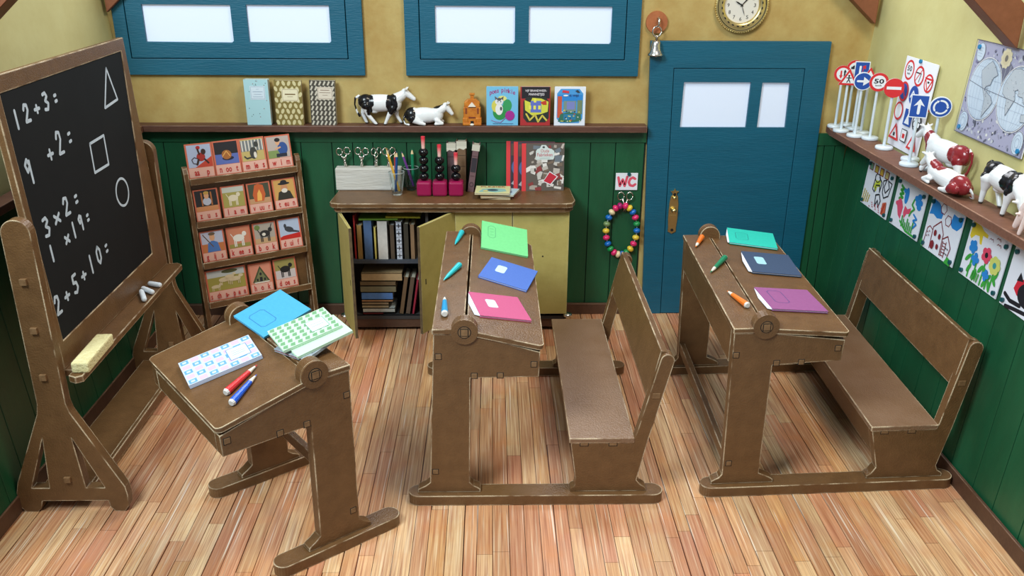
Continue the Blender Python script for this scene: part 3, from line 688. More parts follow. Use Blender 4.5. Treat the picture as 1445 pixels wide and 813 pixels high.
def c_man(a):
    a.rect(.06, .34, .94, .96, P(206, 160, 90)); a.poly([(.16, .34), (.24, .58), (.5, .66), (.74, .58), (.86, .34)], P(50, 48, 40)); a.ell(.5, .70, .15, .13, P(200, 140, 100)); a.ell(.5, .62, .13, .07, wh); a.ell(.5, .84, .26, .04, dk); a.ell(.5, .89, .14, .06, dk)
def c_farmer(a):
    a.rect(.06, .34, .94, .96, P(190, 196, 220)); a.rect(.06, .34, .94, .6, P(196, 120, 70)); a.poly([(.24, .34), (.3, .62), (.5, .70), (.7, .62), (.78, .34)], P(74, 120, 190)); a.ell(.5, .80, .11, .12, skin); a.ell(.5, .90, .14, .05, P(110, 90, 70)); a.line([(.14, .9), (.5, .5)], .006, P(110, 80, 50))
def c_whitedog(a): a.rect(.06, .34, .94, .96, P(204, 130, 100)); a.rect(.06, .34, .94, .46, P(150, 140, 70)); animal(a, .48, .64, 1.25, P(232, 228, 220))
def c_goat(a): a.rect(.06, .34, .94, .96, P(170, 160, 150)); a.rect(.06, .34, .94, .5, P(196, 160, 120)); a.ell(.2, .85, .12, .08, P(110, 130, 70)); animal(a, .5, .64, 1.2, P(44, 42, 42)); a.ell(.45, .62, .08, .05, wh); a.line([(.74, .78), (.82, .92)], .005, dk)
def c_dove(a):
    a.rect(.06, .34, .94, .96, P(176, 190, 214)); a.poly([(.06, .34), (.94, .34), (.94, .50), (.2, .46), (.06, .42)], P(196, 36, 30)); a.ell(.48, .64, .2, .09, P(60, 62, 70), a=R(-12)); a.ell(.32, .76, .06, .07, P(60, 62, 70)); a.poly([(.6, .62), (.92, .54), (.90, .50), (.55, .55)], P(60, 62, 70))
def c_sheep(a):
    a.rect(.04, .34, .96, .96, P(160, 150, 70)); a.rect(.04, .76, .96, .96, P(190, 196, 196)); a.ell(.6, .9, .2, .06, P(80, 84, 50))
    for (x, z, s) in ((.22, .48, .6), (.46, .66, .8), (.70, .64, .8), (.58, .74, .6)): animal(a, x, z, s, P(214, 196, 160), tail=False)
def c_kennel(a):
    a.rect(.06, .34, .94, .96, P(214, 140, 116)); a.poly([(.12, .38), (.5, .90), (.88, .38)], P(70, 80, 50)); a.poly([(.22, .40), (.5, .80), (.78, .40)], P(120, 124, 84)); a.rect(.44, .40, .56, .54, dk); a.ell(.5, .64, .05, .05, dk); a.rect(.3, .42, .38, .5, dk); a.rect(.62, .42, .70, .5, dk); a.rect(.2, .35, .85, .39, wh)
def c_blackdog(a): a.rect(.06, .34, .94, .96, P(200, 190, 190)); a.rect(.06, .62, .94, .96, P(150, 140, 80)); animal(a, .5, .64, 1.2, P(24, 24, 26))
CARDS = [[(c_monkey, [('aa', .32), ('p', .74)], 'monkey', 'aap'), (c_nut, [('n', .2), ('oo', .5), ('t', .82)], 'walnut', 'noot'), (c_cat, [('m', .22), ('ie', .55), ('s', .84)], 'grey cat', 'mies'), (c_boy, [('w', .24), ('i', .52), ('m', .8)], 'crouching boy in blue', 'wim')],
         [(c_girl, [('z', .2), ('u', .5), ('s', .8)], 'child at a table', 'zus'), (c_lamb, [('l', .2), ('a', .48), ('m', .78)], 'white lamb', 'lam'), (c_fire, [('v', .2), ('uu', .52), ('r', .84)], 'orange blaze', 'vuur'), (c_man, [('t', .2), ('eu', .5), ('n', .82)], 'bearded man in a hat', 'teun')],
         [(c_farmer, [('g', .2), ('ij', .5), ('s', .8)], 'man in blue shirt', 'gijs'), (c_whitedog, [('k', .16), ('ee', .5), ('s', .84)], 'white dog', 'kees'), (c_goat, [('b', .2), ('o', .5), ('k', .8)], 'dark goat', 'bok'), (c_dove, [('d', .2), ('ui', .5), ('f', .8)], 'dark dove', 'duif')],
         [(c_sheep, [('s', .08), ('ch', .26), ('a-', .46), ('p', .64), ('e', .76), ('n', .90)], 'flock of sheep', 'schapen'), (c_kennel, [('h', .2), ('o', .5), ('k', .8)], 'green kennel hut', 'hok'), (c_blackdog, [('d', .2), ('oe', .5), ('s', .82)], 'black dog', 'does')]]
RM = Matrix.Translation(RF) @ Matrix.Rotation(RTH, 4, 'Z') @ LEAN
for ri, row in enumerate(CARDS):
    if ri == 0: xs = [(.003, .180), (.187, .180), (.371, .180), (.557, .180)]; hh = .245
    elif ri < 3: xs = [(.012+i*.185, .168) for i in range(4)]; hh = .232
    else: xs = [(.008, .285), (.310, .168), (.497, .168)]; hh = .232
    if ri == 1: hh = .228
    for (fn, let, what, word), (x0, w) in zip(row, xs):
        hc = hh+random.uniform(-.004, .004)
        t = thing('picture_card', 'card picturing a %s above the word "%s"' % (what, word), 'card', group='picture cards on the reading rack')
        t.matrix_world = RM @ Matrix.Translation((x0, .018, rows[ri]-.014)) @ Matrix.Rotation(random.uniform(-.012, .012), 4, 'Y') @ Matrix.Rotation(R(-4.5), 4, 'X')
        m = M(); m.box(0, w, 0, .010, 0, hc, PKD); m.obj('card', t)
        a = Art(w, hc, 0); a.rect(.04, .07, .96, .33, PK); fn(a); a.letters(let, .12, RDL, .25, bold=.022, squeeze=.62 if ri < 3 or w < .2 else .52); a.obj('print', t)

# ================================================================== CABINET
cb = thing('cabinet', 'low cabinet with brown top and four mustard doors, two open on books', 'cabinet', (2.195, -.22, 0))
def cm(m):
    m.v = [(x-2.195, y+.22, z) for x, y, z in m.v]; return m
CX0, CX1, CF = 1.372, 3.022, -.355
m = M(); m.prism([(1.375, -.004), (3.02, -.004), (3.045, -.05), (3.058, -.36), (3.035, -.43), (2.99, -.445), (1.38, -.445), (1.335, -.43), (1.318, -.40), (1.338, -.05)], .995, 1.030, BROWN, axis='z'); cm(m).obj('worktop', cb, bevel=.005)
m = M(); m.prism([(1.385, -.004), (3.01, -.004), (3.035, -.07), (3.045, -.36), (3.02, -.41), (2.98, -.425), (1.40, -.425), (1.355, -.41), (1.34, -.38)], .958, .9945, BROWN, axis='z'); cm(m).obj('worktop_underlay', cb, bevel=.005)
m = M()
INS = mat('dark_cabinet_inside', (52, 50, 50), .7)
for x in (CX0, 1.985, 2.592, CX1-.02): m.box(x, x+.02, CF, -.03, .10, .957, INS)
m.box(CX0+.02, CX1-.02, -.045, -.03, .10, .957, INS); m.box(CX0+.02, CX1-.02, CF, -.045, .10, .125, INS)
cm(m).obj('carcass', cb)
m = M(); m.box(CX0+.02, 1.985, CF+.004, -.045, .545, .570, mat('slate_grey_card', (58, 64, 74), .6)); cm(m).obj('inner_shelf', cb)
m = M(); m.box(CX0+.01, CX1-.01, CF+.01, CF+.03, .03, .125, DKBROWN); m.box(CX0+.01, CX1-.01, -.06, -.04, .0, .10, DKBROWN)
for x in (CX0+.01, CX1-.04):
    m.box(x, x+.03, CF+.012, -.04, .0, .10, DKBROWN)
cm(m).obj('plinth', cb, bevel=.003)
for x in (CX0-.006, CX1+.006):
    m = M(); m.lathe([(.0, 0), (.030, 0), (.036, .012), (.030, .024), (0, .026)], SILVER, c=(x, CF-.012, .125)); cm(m).obj('hinge_foot', cb)
for x0, x1 in ((2.200, 2.608), (2.613, 3.020)):
    m = M(); m.box(x0, x1, CF-.022, CF-.002, .150, .950, YDOOR)
    o = cm(m).obj('door', cb, bevel=.003)
    m = M(); kx = x0+.04 if x0 > 2.5 else x1-.04
    if x0 > 2.5: m.cyl((x0+.22, CF-.0225, .61), (x0+.22, CF-.024, .61), .006, .006, BLACKGAP, 8)
    else: m.cyl((x1-.2, CF-.0225, .61), (x1-.2, CF-.024, .61), .006, .006, BLACKGAP, 8)
    cm(m).obj('knob_hole', o)
def open_door(hx, fx, fy):
    m = M(); d_ = Vector((fx-hx, fy-CF+.012)); L = d_.length; an = math.atan2(d_.y, d_.x)
    m.X = Matrix.Translation((hx-2.195, CF-.012+.22, 0)) @ Matrix.Rotation(an, 4, 'Z')
    m.box(0, L-.004, -.010, .010, .130 if hx < 2 else .15, .950, YDOOR); m.box(L-.004, L, -.010, .010, .130 if hx < 2 else .15, .950, CARDEDGE)
    o = m.obj('door', cb, bevel=.002)
    m2 = M(); m2.X = m.X; s_ = 1
    m2.box(L-.06, L-.052, -.0115, .0115, .515, .555, BLACKGAP); m2.obj('knob_hole', o)
open_door(1.372, 1.508, -.755); open_door(2.192, 1.962, -.725)

# books standing and lying inside; px helper numbers were measured on the cabinet front
def bx(px): return 1.474+(px-500)*.00494
def bzz(py): return .571-(py-366)*.00569
GB1 = 'books on the upper cabinet shelf'; GB2 = 'books on the cabinet floor'
def book(x0, x1, y0, y1, z0, z1, cover, label, group, lean=0, page=P(196, 190, 170), spine_art=None, name='book', axis='x', rz=0):
    """upright book, spine to the room (-y); origin at its base"""
    w, dpt, h = x1-x0, y1-y0, z1-z0
    t = thing(name, label, 'book', ((x0+x1)/2, (y0+y1)/2, z0), (0, lean, rz), group)
    c = min(.006, w*.2)
    m = M(); m.box(-w/2, -w/2+c, -dpt/2, dpt/2, 0, h, cover); m.box(w/2-c, w/2, -dpt/2, dpt/2, 0, h, cover); m.box(-w/2, w/2, -dpt/2, -dpt/2+c, 0, h, cover); m.obj('cover', t)
    m = M(); m.box(-w/2+c, w/2-c, -dpt/2+c, dpt/2-.006, .005, h-.008, page); m.obj('pages', t)
    if spine_art:
        a = Art(w, h, 0); spine_art(a); a.v = [(x-w/2, y-dpt/2, z) for x, y, z in a.v]; a.obj('spine_print', t)
    return t
def flatbook(x0, x1, y0, y1, z0, z1, cover, label, group, rz=0, page=P(204, 196, 172), deco=None, spine=True):
    w, dpt, h = x1-x0, y1-y0, z1-z0
    t = thing('book', label, 'book', ((x0+x1)/2, (y0+y1)/2, z0), (0, 0, rz), group)
    c = min(.004, h*.22)
    m = M(); m.box(-w/2, w/2, -dpt/2, dpt/2, 0, c, cover); m.box(-w/2, w/2, -dpt/2, dpt/2, h-c, h, cover)
    if spine: m.box(-w/2, w/2, -dpt/2, -dpt/2+.004, 0, h, cover)
    m.obj('cover', t)
    m = M(); m.box(-w/2+.004, w/2-.004, -dpt/2+(.004 if spine else .003), dpt/2-.004, c, h-c, page); m.obj('pages', t)
    if deco:
        a = Art(w, dpt, 0); deco(a); a.v = [(x-w/2, z-dpt/2, h-y) for x, y, z in a.v]; a.obj('cover_print', t)
    return t
BZ = .571
def cloth(name, c): return mat(name, c, .75, tuple(int(v*.86) for v in c), 30)
def cross(a):
    for z in (.1, .3, .5, .7, .9):
        a.line([(.5, z-.05), (.5, z+.05)], .006, dk); a.line([(.2, z), (.8, z)], .006, dk); a.line([(.15, z+.09), (.85, z+.11)], .002, dk)
book(bx(496.5), bx(500.3), -.32, -.10, BZ, .905, cloth('red_cloth', (176, 36, 36)), 'thin red book at the left end of the upper shelf', GB1)
book(bx(500.8), bx(510), -.325, -.10, BZ, .830, cloth('ochre_cloth', (160, 122, 62)), 'ochre book beside the thin red one', GB1, lean=0)
book(bx(510.8), bx(525), -.325, -.10, BZ, .866, cloth('denim_cloth', (76, 104, 146)), 'wide denim-blue book on the upper shelf', GB1)
book(bx(526), bx(530), -.325, -.10, BZ, .815, cloth('lemon_cloth', (206, 188, 96)), 'thin yellow book between the blue and white ones', GB1)
book(bx(531), bx(547.5), -.33, -.10, BZ, .862, cloth('cream_cloth', (206, 202, 196)), 'wide off-white book on the upper shelf', GB1)
book(bx(549), bx(557.3), -.325, -.10, BZ, .832, cloth('umber_cloth', (82, 66, 50)), 'dark brown book beside the white one', GB1, page=P(190, 190, 190))
book(bx(558.3), bx(568.4), -.33, -.10, BZ, .858, cloth('greyblue_cloth', (196, 202, 216)), 'pale book with black cross pattern on the spine', GB1, spine_art=cross)
book(bx(569.3), bx(578.2), -.325, -.10, BZ, .840, cloth('olive_black_cloth', (58, 52, 40)), 'near-black book beside the cross-patterned one', GB1)
book(bx(579), bx(587), -.325, -.10, BZ, .835, cloth('tan_cloth', (140, 110, 80)), 'tan book at the right end of the upper shelf', GB1)
flatbook(1.50, 1.78, -.325, -.12, .868, .884, cloth('grass_cloth', (110, 160, 50)), 'green booklet laid across the upper row of books', GB1, rz=R(1))
flatbook(1.70, 1.95, -.33, -.12, .8855, .900, cloth('lime_cloth', (176, 180, 50)), 'yellow-green booklet laid across the upper books, right', GB1, rz=R(-2))
z = .126
stk = [(504, 534, .016, (120, 30, 32), 'dark red booklet at the bottom of the lying stack'), (504, 552, .034, (190, 196, 190), 'pale grey book low in the lying stack'),
       (503, 543, .026, (160, 146, 116), 'beige book under the thin tan one'), (503, 543, .024, (150, 130, 100), 'brownish book in the middle of the lying stack'),
       (503, 549.5, .018, (186, 140, 100), 'thin tan book under the blue one'), (503, 550, .058, (86, 132, 200), 'thick light blue book in the lying stack'),
       (502, 555, .052, (122, 116, 90), 'olive grey book in the lying stack'), (502, 555, .038, (110, 90, 62), 'brown book second from the top of the lying stack'),
       (504.5, 565, .062, (178, 150, 110), 'thick tan book on top of the lying stack')]
for a_, b_, h_, c_, l_ in stk:
    flatbook(bx(a_), bx(b_), -.325, -.12, z, z+h_, cloth('cloth_%d_%d_%d' % c_, c_), l_, GB2); z += h_+.0006
book(bx(558), bx(566), -.325, -.11, .133, .43, cloth('cocoa_cloth', (110, 84, 56)), 'first brown book leaning right on the cabinet floor', GB2, lean=R(9))
book(bx(567.5), bx(576), -.325, -.11, .133, .428, cloth('taupe_cloth', (98, 78, 62)), 'second brown book leaning beside the red one', GB2, lean=R(9))
book(bx(577.5), bx(582), -.325, -.11, .131, .41, cloth('crimson_cloth', (160, 30, 56)), 'crimson book leaning on the cabinet floor', GB2, lean=R(9))
flatbook(bx(592.5), bx(601), -.30, -.12, .126, .186, cloth('chalk_cloth', (206, 204, 206)), 'white book lying low behind the open door', GB2)
flatbook(bx(593), bx(601), -.30, -.12, .187, .235, cloth('stone_cloth', (170, 168, 164)), 'grey-white book lying on the white one behind the door', GB2)

# ------------------------------------------------ on the worktop
ZT = 1.0305
m = M(); m.box(1.318, 1.80, -.112, -.020, ZT, ZT+.165, mat('bleached_wood', (214, 212, 206), .8, (180, 176, 166), 6, stretch=(.6, 1, 5), bump=.4, bscale=20))
tag(m.obj('scissors_block', bevel=.008), 'whitewashed wooden block holding silver scissors upright', 'block')
def scissors(loc, rot, label, group, name='scissors', s=1.0):
    t = thing(name, label, 'scissors', loc, rot, group)
    for k in (-1, 1):
        m = M(); c = (k*.030*s, 0, .128*s)
        m.tube([(c[0]+.024*s*math.cos(a), 0, c[2]+.028*s*math.sin(a)) for a in [2*PI*i/14 for i in range(15)]], .0052*s, SILVER, 6)
        m.tube([(c[0]-k*.008*s, 0, c[2]-.028*s), (k*.010*s, k*.003, .075*s), (-k*.006*s, k*.003, .040*s), (-k*.004*s, k*.002, -.03*s)], [.006*s, .008*s, .007*s, .005*s], SILVER, 6)
        m.obj('handle', t)
    m = M(); m.sph((0, -.008*s, .055*s), .010*s, SILVER); m.sph((0, -.006*s, .080*s), .008*s, SILVER); m.sph((0, -.006*s, .033*s), .007*s, SILVER); m.obj('pivot', t)
for i, (x, zr, l) in enumerate(((1.392, .1, 'silver scissors at the left end of the white block'), (1.508, -.05, 'second silver scissors from the left in the block'), (1.612, .9, 'third silver scissors, turned edgeways in the block'), (1.705, .5, 'silver scissors behind the yellow pencil'))):
    scissors((x, -.066, ZT+.165), (0, R((-6, 3, 6, 4)[i]), zr), l, 'silver scissors in the wooden block', s=.92)
def cup(x, y, label, n=8):
    t = thing('glass_cup', label, 'cup', (x, y, ZT), group='small glasses holding pencils')
    m = M(); m.lathe([(.036, 0), (.036, .004), (.058, .165), (.0545, .165), (.033, .022), (0.0, .020)], GLASS, n=n, smooth=False); m.obj('glass', t)
    m = M(); m.tube([(.0565*math.cos(2*PI*i/24), .0565*math.sin(2*PI*i/24), .166) for i in range(25)], .0028, mat('glass_rim', (214, 226, 226), .08, trans=.55), 6); m.obj('rim', t)
    return t
cup(1.776, -.215, 'faceted clear glass with yellow, red and blue pencils'); cup(1.868, -.085, 'clear glass with purple and green pencils, behind the faceted one', n=20)
def uprightpencil(base, top, col, label, r=.0085):
    a, b = Vector(base), Vector(top); d_ = (b-a); L = d_.length; q = d_.normalized().to_track_quat('Z', 'Y').to_matrix().to_4x4()
    t = thing('colouring_pencil', label, 'pencil', group='colouring pencils standing in the glasses'); t.matrix_world = Matrix.Translation(a) @ q
    m = M(); m.cyl((0, 0, 0), (0, 0, L*.86), r, r, col, 6, smooth=False); m.obj('barrel', t)
    m = M(); m.cyl((0, 0, L*.86), (0, 0, L*.96), r, r*.35, P(222, 196, 150), 8); m.obj('cone', t)
    m = M(); m.cyl((0, 0, L*.96), (0, 0, L), r*.35, .0008, col, 6); m.obj('lead', t)
uprightpencil((1.793, -.222, ZT+.028), (1.712, -.228, 1.375), mat('yellow_lacquer', (222, 170, 60), .35), 'yellow pencil leaning left in the faceted glass')
uprightpencil((1.768, -.228, ZT+.028), (1.786, -.215, 1.350), mat('navy_lacquer', (24, 72, 130), .35), 'blue pencil standing in the faceted glass', .0095)
uprightpencil((1.766, -.192, ZT+.028), (1.770, -.188, 1.340), RD, 'red pencil behind the blue one in the faceted glass')
uprightpencil((1.885, -.085, ZT+.026), (1.806, -.085, 1.315), mat('violet_lacquer', (120, 60, 150), .35), 'purple pencil leaning left in the rear glass')
uprightpencil((1.880, -.060, ZT+.026), (1.880, -.055, 1.330), GR, 'green pencil standing in the rear glass', .011)
# dice and bead towers
MAG = mat('magenta_resin', (150, 20, 74), .25); BLK = mat('black_gloss_bead', (12, 12, 16), .12)
def peg_mat():
    m = bpy.data.materials.new('red_faded_peg'); m.use_nodes = True; N = m.node_tree.nodes; L = m.node_tree.links
    tc = N.new('ShaderNodeTexCoord'); sx = N.new('ShaderNodeSeparateXYZ'); L.new(tc.outputs['Generated'], sx.inputs[0]); cr = N.new('ShaderNodeValToRGB')
    cr.color_ramp.elements[0].color = lin((236, 190, 180)); cr.color_ramp.elements[1].color = lin((226, 60, 76)); cr.color_ramp.elements[0].position = .25; cr.color_ramp.elements[1].position = .85
    L.new(sx.outputs[2], cr.inputs[0]); L.new(cr.outputs[0], N['Principled BSDF'].inputs['Base Color']); N['Principled BSDF'].inputs['Roughness'].default_value = .35
    return m
PEG = peg_mat()
for x, n, l in ((1.975, 4, 'magenta cube stand with four black beads and red peg, tallest'), (2.088, 3, 'magenta cube stand with three black beads and red peg, middle one'), (2.205, 2, 'magenta cube stand with two black beads and red peg, shortest')):
    t = thing('bead_stand', l, 'bead stand', (x, -.222, ZT), group='magenta cube stands with beads')
    m = M(); m.box(-.053, .053, -.053, .053, 0, .108, MAG); m.obj('cube', t, bevel=.016)
    for k in range(n):
        m = M(); m.sph((0, 0, .108+.029+k*.0585), (.0345, .0345, .0305), BLK, 20, 14); m.obj('bead', t)
    zz = .108+n*.0585
    m = M(); m.cyl((0, 0, zz-.01), (0, 0, zz+.085), .012, .015, PEG, 14); m.obj('peg', t, bevel=.003)
# old books, magazines and booklets
OLD = 'worn old books behind the bead stands'
def wornspine(c1):
    def f(a):
        a.rect(0, .86, 1, 1, P(196, 192, 176)); a.poly([(0, .82), (.3, .86), (.7, .83), (1, .87), (1, .9), (0, .9)], P(210, 206, 190))
        for z in (.2, .5, .72): a.line([(.05, z), (.95, z)], .003, c1)
    return f
def boxspine(a):
    a.rect(0, .87, 1, 1, P(200, 196, 180)); a.rect(.16, .42, .84, .72, P(50, 44, 52)); a.line([(.15, .76), (.85, .76)], .003, P(60, 40, 44)); a.line([(.2, .34), (.8, .34)], .003, P(60, 40, 44)); a.ring(.5, .16, .28, .05, .08, P(70, 50, 54))
book(2.135, 2.203, -.115, -.030, ZT, 1.385, cloth('mauve_cloth', (92, 72, 76)), 'mauve old book with torn pale head at the left', OLD, spine_art=wornspine(P(60, 44, 48)))
book(2.206, 2.280, -.120, -.030, ZT, 1.400, cloth('oldbrown_cloth', (122, 94, 68)), 'tallest brown old book with torn pale head', OLD, spine_art=wornspine(P(80, 60, 44)))
book(2.278, 2.334, -.150, -.050, ZT, 1.385, cloth('dusk_cloth', (118, 88, 92)), 'dusky pink old book leaning right, black panel on spine', OLD, lean=R(7.5), spine_art=boxspine)
def magdeco(a):
    rnd = random.Random(5)
    a.rect(0, 0, 1, 1, P(96, 88, 82))
    cols = [(70, 64, 60), (226, 222, 218), (190, 182, 174), (170, 160, 150), (120, 104, 90), (200, 196, 190), (84, 74, 70), (140, 60, 60), (110, 120, 130), (216, 212, 206)]
    for i in range(70):
        x, z = rnd.uniform(.14, .97), rnd.uniform(.03, .97); w, h = rnd.uniform(.02, .09), rnd.uniform(.02, .07); an = rnd.uniform(-.6, .6)
        q = [(-w, -h), (w, -h), (w, h), (-w, h)]
        a.poly([(min(1, max(.1, x+p[0]*math.cos(an)-p[1]*math.sin(an)*.8)), min(.99, max(.01, z+p[0]*math.sin(an)*.8+p[1]*math.cos(an)))) for p in q], P(*rnd.choice(cols))); a.y += a.STEP*.9
    a.rect(0, 0, .10, 1, P(218, 62, 66))
    a.poly([(.5, .20), (.68, .12), (.86, .30), (.66, .42)], P(226, 226, 230)); a.poly([(.52, .21), (.68, .145), (.83, .30), (.66, .395)], P(196, 40, 60))
    a.poly([(.34, .66), (.74, .66), (.76, .70), (.76, .84), (.70, .88), (.62, .90), (.56, .965), (.46, .965), (.42, .90), (.36, .88), (.33, .84), (.33, .70)], P(206, 218, 216))
    a.ell(.51, .92, .03, .022, P(70, 76, 76)); a.text('Oude', .44, .81, .64, .88, P(196, 120, 126)); a.text('Fabrieken', .36, .73, .72, .80, P(196, 110, 118)); a.line([(.42, .695), (.66, .695)], .002, P(140, 150, 150))
def magback(a):
    a.rect(0, 0, 1, 1, P(70, 64, 74)); a.rect(0, 0, .10, 1, P(218, 62, 66)); a.ell(.25, .45, .12, .16, P(90, 120, 170)); a.poly([(.12, .1), (.3, .3), (.25, .05)], P(196, 196, 200)); a.rect(.12, .7, .3, .95, P(110, 84, 70))
def magazine(x0, y, w, h, deco, label, rz=0):
    t = thing('magazine', label, 'magazine', (x0, y, ZT), (R(-3), 0, rz), 'red-spined magazines on the cabinet')
    m = M(); m.box(0, w, 0, .012, 0, h, P(150, 60, 62)); m.obj('pages', t)
    a = Art(w, h, 0); deco(a); a.obj('cover', t)
magazine(2.682, -.128, .312, .352, magdeco, 'front magazine with photo cover and white title badge', R(3))
magazine(2.624, -.088, .300, .355, magback, 'middle magazine, red spine between the other two')
magazine(2.570, -.052, .300, .352, magback, 'rearmost magazine, only its red spine strip showing')
def bookletart(c1, c2, txt=True):
    def f(a):
        a.rect(.02, .02, .98, .98, c1); a.poly([(.1, .15), (.4, .2), (.6, .12), (.9, .3), (.85, .6), (.5, .68), (.2, .55)], c2); a.ell(.5, .42, .16, .14, P(60, 84, 96)); a.ell(.3, .3, .08, .1, P(206, 190, 120))
        if txt: a.text('PLEZIER', .14, .78, .86, .92, P(170, 70, 40))
    return f
GBK = 'thin picture booklets piled on the cabinet'
flatbook(2.395, 2.60, -.345, -.215, ZT, ZT+.012, P(190, 170, 130), 'tan booklet at the bottom of the booklet pile', GBK, rz=R(-4), spine=False)
flatbook(2.375, 2.60, -.350, -.195, ZT+.0126, ZT+.026, P(180, 150, 110), 'brown booklet second from the bottom of the booklet pile', GBK, rz=R(6), spine=False)
flatbook(2.40, 2.645, -.335, -.160, ZT+.0266, ZT+.037, P(200, 206, 196), 'pale blue booklet sticking out right of the booklet pile', GBK, rz=R(-16), deco=bookletart(P(170, 196, 206), P(110, 130, 150), False), spine=False)
flatbook(2.345, 2.595, -.360, -.165, ZT+.0382, ZT+.050, P(206, 196, 160), 'top booklet of the pile, yellow and teal cover', GBK, rz=R(-3), deco=bookletart(P(206, 206, 150), P(140, 186, 180)), spine=False)

# ================================================================== BACK SHELF OBJECTS
ZS = 1.509
def coverbook(x0, w, h, depth, label, group, deco, side, rz=0, name='book', ry=0):
    t = thing(name, label, 'book', (x0, -.085, ZS), (0, ry, rz), group)
    m = M(); m.box(0, w, 0, .004, 0, h, side); m.box(0, w, depth-.004, depth, 0, h, side); m.box(0, .004, 0, depth, 0, h, side); m.obj('cover', t)
    m = M(); m.box(.004, w-.003, .004, depth-.004, .003, h-.003, P(206, 196, 176)); m.obj('pages', t)
    a = Art(w, h, 0); deco(a); a.obj('cover_print', t)
def label_box(a, x0, z0, x1, z1, c, ic, lines):
    a.rect(x0, z0, x1, z1, c); a.line([(x0+.03, z0+.02), (x1-.03, z0+.02), (x1-.03, z1-.02), (x0+.03, z1-.02)], .002, ic, True)
    for i, (w, b) in enumerate(lines): zz = z1-.07-i*.055; a.line([((x0+x1)/2-w/2, zz), ((x0+x1)/2+w/2, zz)], b, ic)
def dotted(a):
    a.rect(0, 0, 1, 1, P(168, 208, 216)); rnd = random.Random(2)
    for i in range(22): a.ell(rnd.uniform(.06, .94), rnd.uniform(.03, .97), .018, .012, P(*rnd.choice([(70, 90, 100), (140, 90, 80), (90, 120, 120)])), 6); a.y += a.STEP*.9
    label_box(a, .24, .56, .86, .86, P(206, 222, 234), P(140, 160, 180), [(.1, .002), (.4, .003), (.3, .002), (.4, .002)])
def goldp(a):
    a.rect(0, 0, 1, 1, P(128, 112, 56))
    for i in range(5):
        for j in range(8): a.ell((i+.5+(j % 2)*.5-.25)/5, (j+.5)/8, .075, .05, P(206, 196, 150), 8, a=.6*((i+j) % 2*2-1)); a.y += a.STEP
    a.y -= a.STEP*2; label_box(a, .26, .54, .88, .82, P(228, 220, 188), P(120, 96, 56), [(.01, .001), (.36, .008), (.2, .002)])
def chevp(a):
    a.rect(0, 0, 1, 1, P(70, 66, 58))
    for i in range(6):
        for j in range(9): a.poly([((i+.1)/6, (j+.1)/9), ((i+.45)/6, (j+.0)/9), ((i+.9)/6, (j+.75)/9), ((i+.55)/6, (j+.95)/9)], P(196, 190, 174)); a.y += a.STEP
    a.y -= a.STEP*2; label_box(a, .30, .58, .90, .86, P(214, 204, 188), P(120, 90, 70), [(.34, .004), (.42, .003), (.2, .002)])
GS = 'small patterned books on the back shelf'
coverbook(.715, .170, .320, .045, 'pale blue speckled book on the back shelf, leftmost', GS, dotted, P(176, 206, 214))
coverbook(.925, .190, .315, .040, 'gold leaf-patterned book standing between two others', GS, goldp, P(150, 130, 70), ry=R(.5))
coverbook(1.170, .180, .316, .045, 'grey and black woven-pattern book on the back shelf', GS, chevp, P(120, 108, 70), ry=R(1))
def poes(a):
    a.rect(0, 0, 1, 1, P(112, 184, 222))
    for i, ch in enumerate('poes pinkie'):
        if ch != ' ': a.letters([(ch, .14+i*.073)], .80+.06*math.sin(PI*i/10), P(150, 50, 120), .17, squeeze=.8); a.y += a.STEP
    a.y -= a.STEP
    a.ell(.5, .70, .14, .07, P(216, 216, 130)); a.ell(.42, .34, .22, .20, P(40, 140, 70)); a.ell(.66, .52, .14, .16, P(50, 150, 90)); a.ell(.3, .5, .14, .16, P(206, 200, 90))
    a.ell(.40, .42, .12, .15, P(226, 226, 226)); a.ell(.40, .62, .13, .09, P(220, 220, 222)); a.poly([(.28, .66), (.26, .76), (.36, .70)], P(90, 90, 92)); a.poly([(.44, .70), (.54, .76), (.52, .66)], P(90, 90, 92)); a.ell(.40, .68, .07, .04, P(80, 80, 84))
    a.ell(.36, .62, .015, .015, dk); a.ell(.45, .62, .015, .015, dk); a.ell(.46, .44, .035, .05, P(80, 80, 84))
    a.ell(.74, .26, .15, .13, P(160, 40, 140)); a.line([(.6, .2), (.45, .08), (.25, .10), (.15, .14)], .003, P(150, 60, 130)); a.line([(.2, .05), (.84, .05)], .003, P(60, 90, 130))
def brand(a):
    a.rect(0, 0, 1, 1, P(170, 44, 46)); a.poly([(.04, .70), (.04, 1), (.98, 1), (.98, .70)], P(30, 26, 34)); a.poly(rrect(.10, .08, .96, .74, .12), P(36, 44, 40))
    a.text('VIJF BRANDWEER-', .16, .86, .88, .93, P(226, 220, 226)); a.text('MANNETJES', .28, .76, .80, .84, P(226, 220, 226))
    a.poly([(.16, .40), (.14, .66), (.34, .60), (.40, .72), (.70, .70), (.94, .62), (.92, .36), (.7, .30), (.4, .26)], P(206, 206, 70)); a.rect(.34, .34, .70, .64, P(96, 110, 190))
    for x in (.28, .44, .60): a.rect(x, .42, x+.08, .52, P(226, 220, 90)); a.y += a.STEP
    a.rect(.45, .60, .53, .70, P(226, 220, 90)); a.line([(.2, .3), (.32, .14), (.5, .28), (.6, .10), (.74, .26), (.88, .14)], .012, P(206, 190, 80)); a.poly([(.66, .6), (.86, .66), (.88, .54), (.76, .54)], P(190, 60, 40))
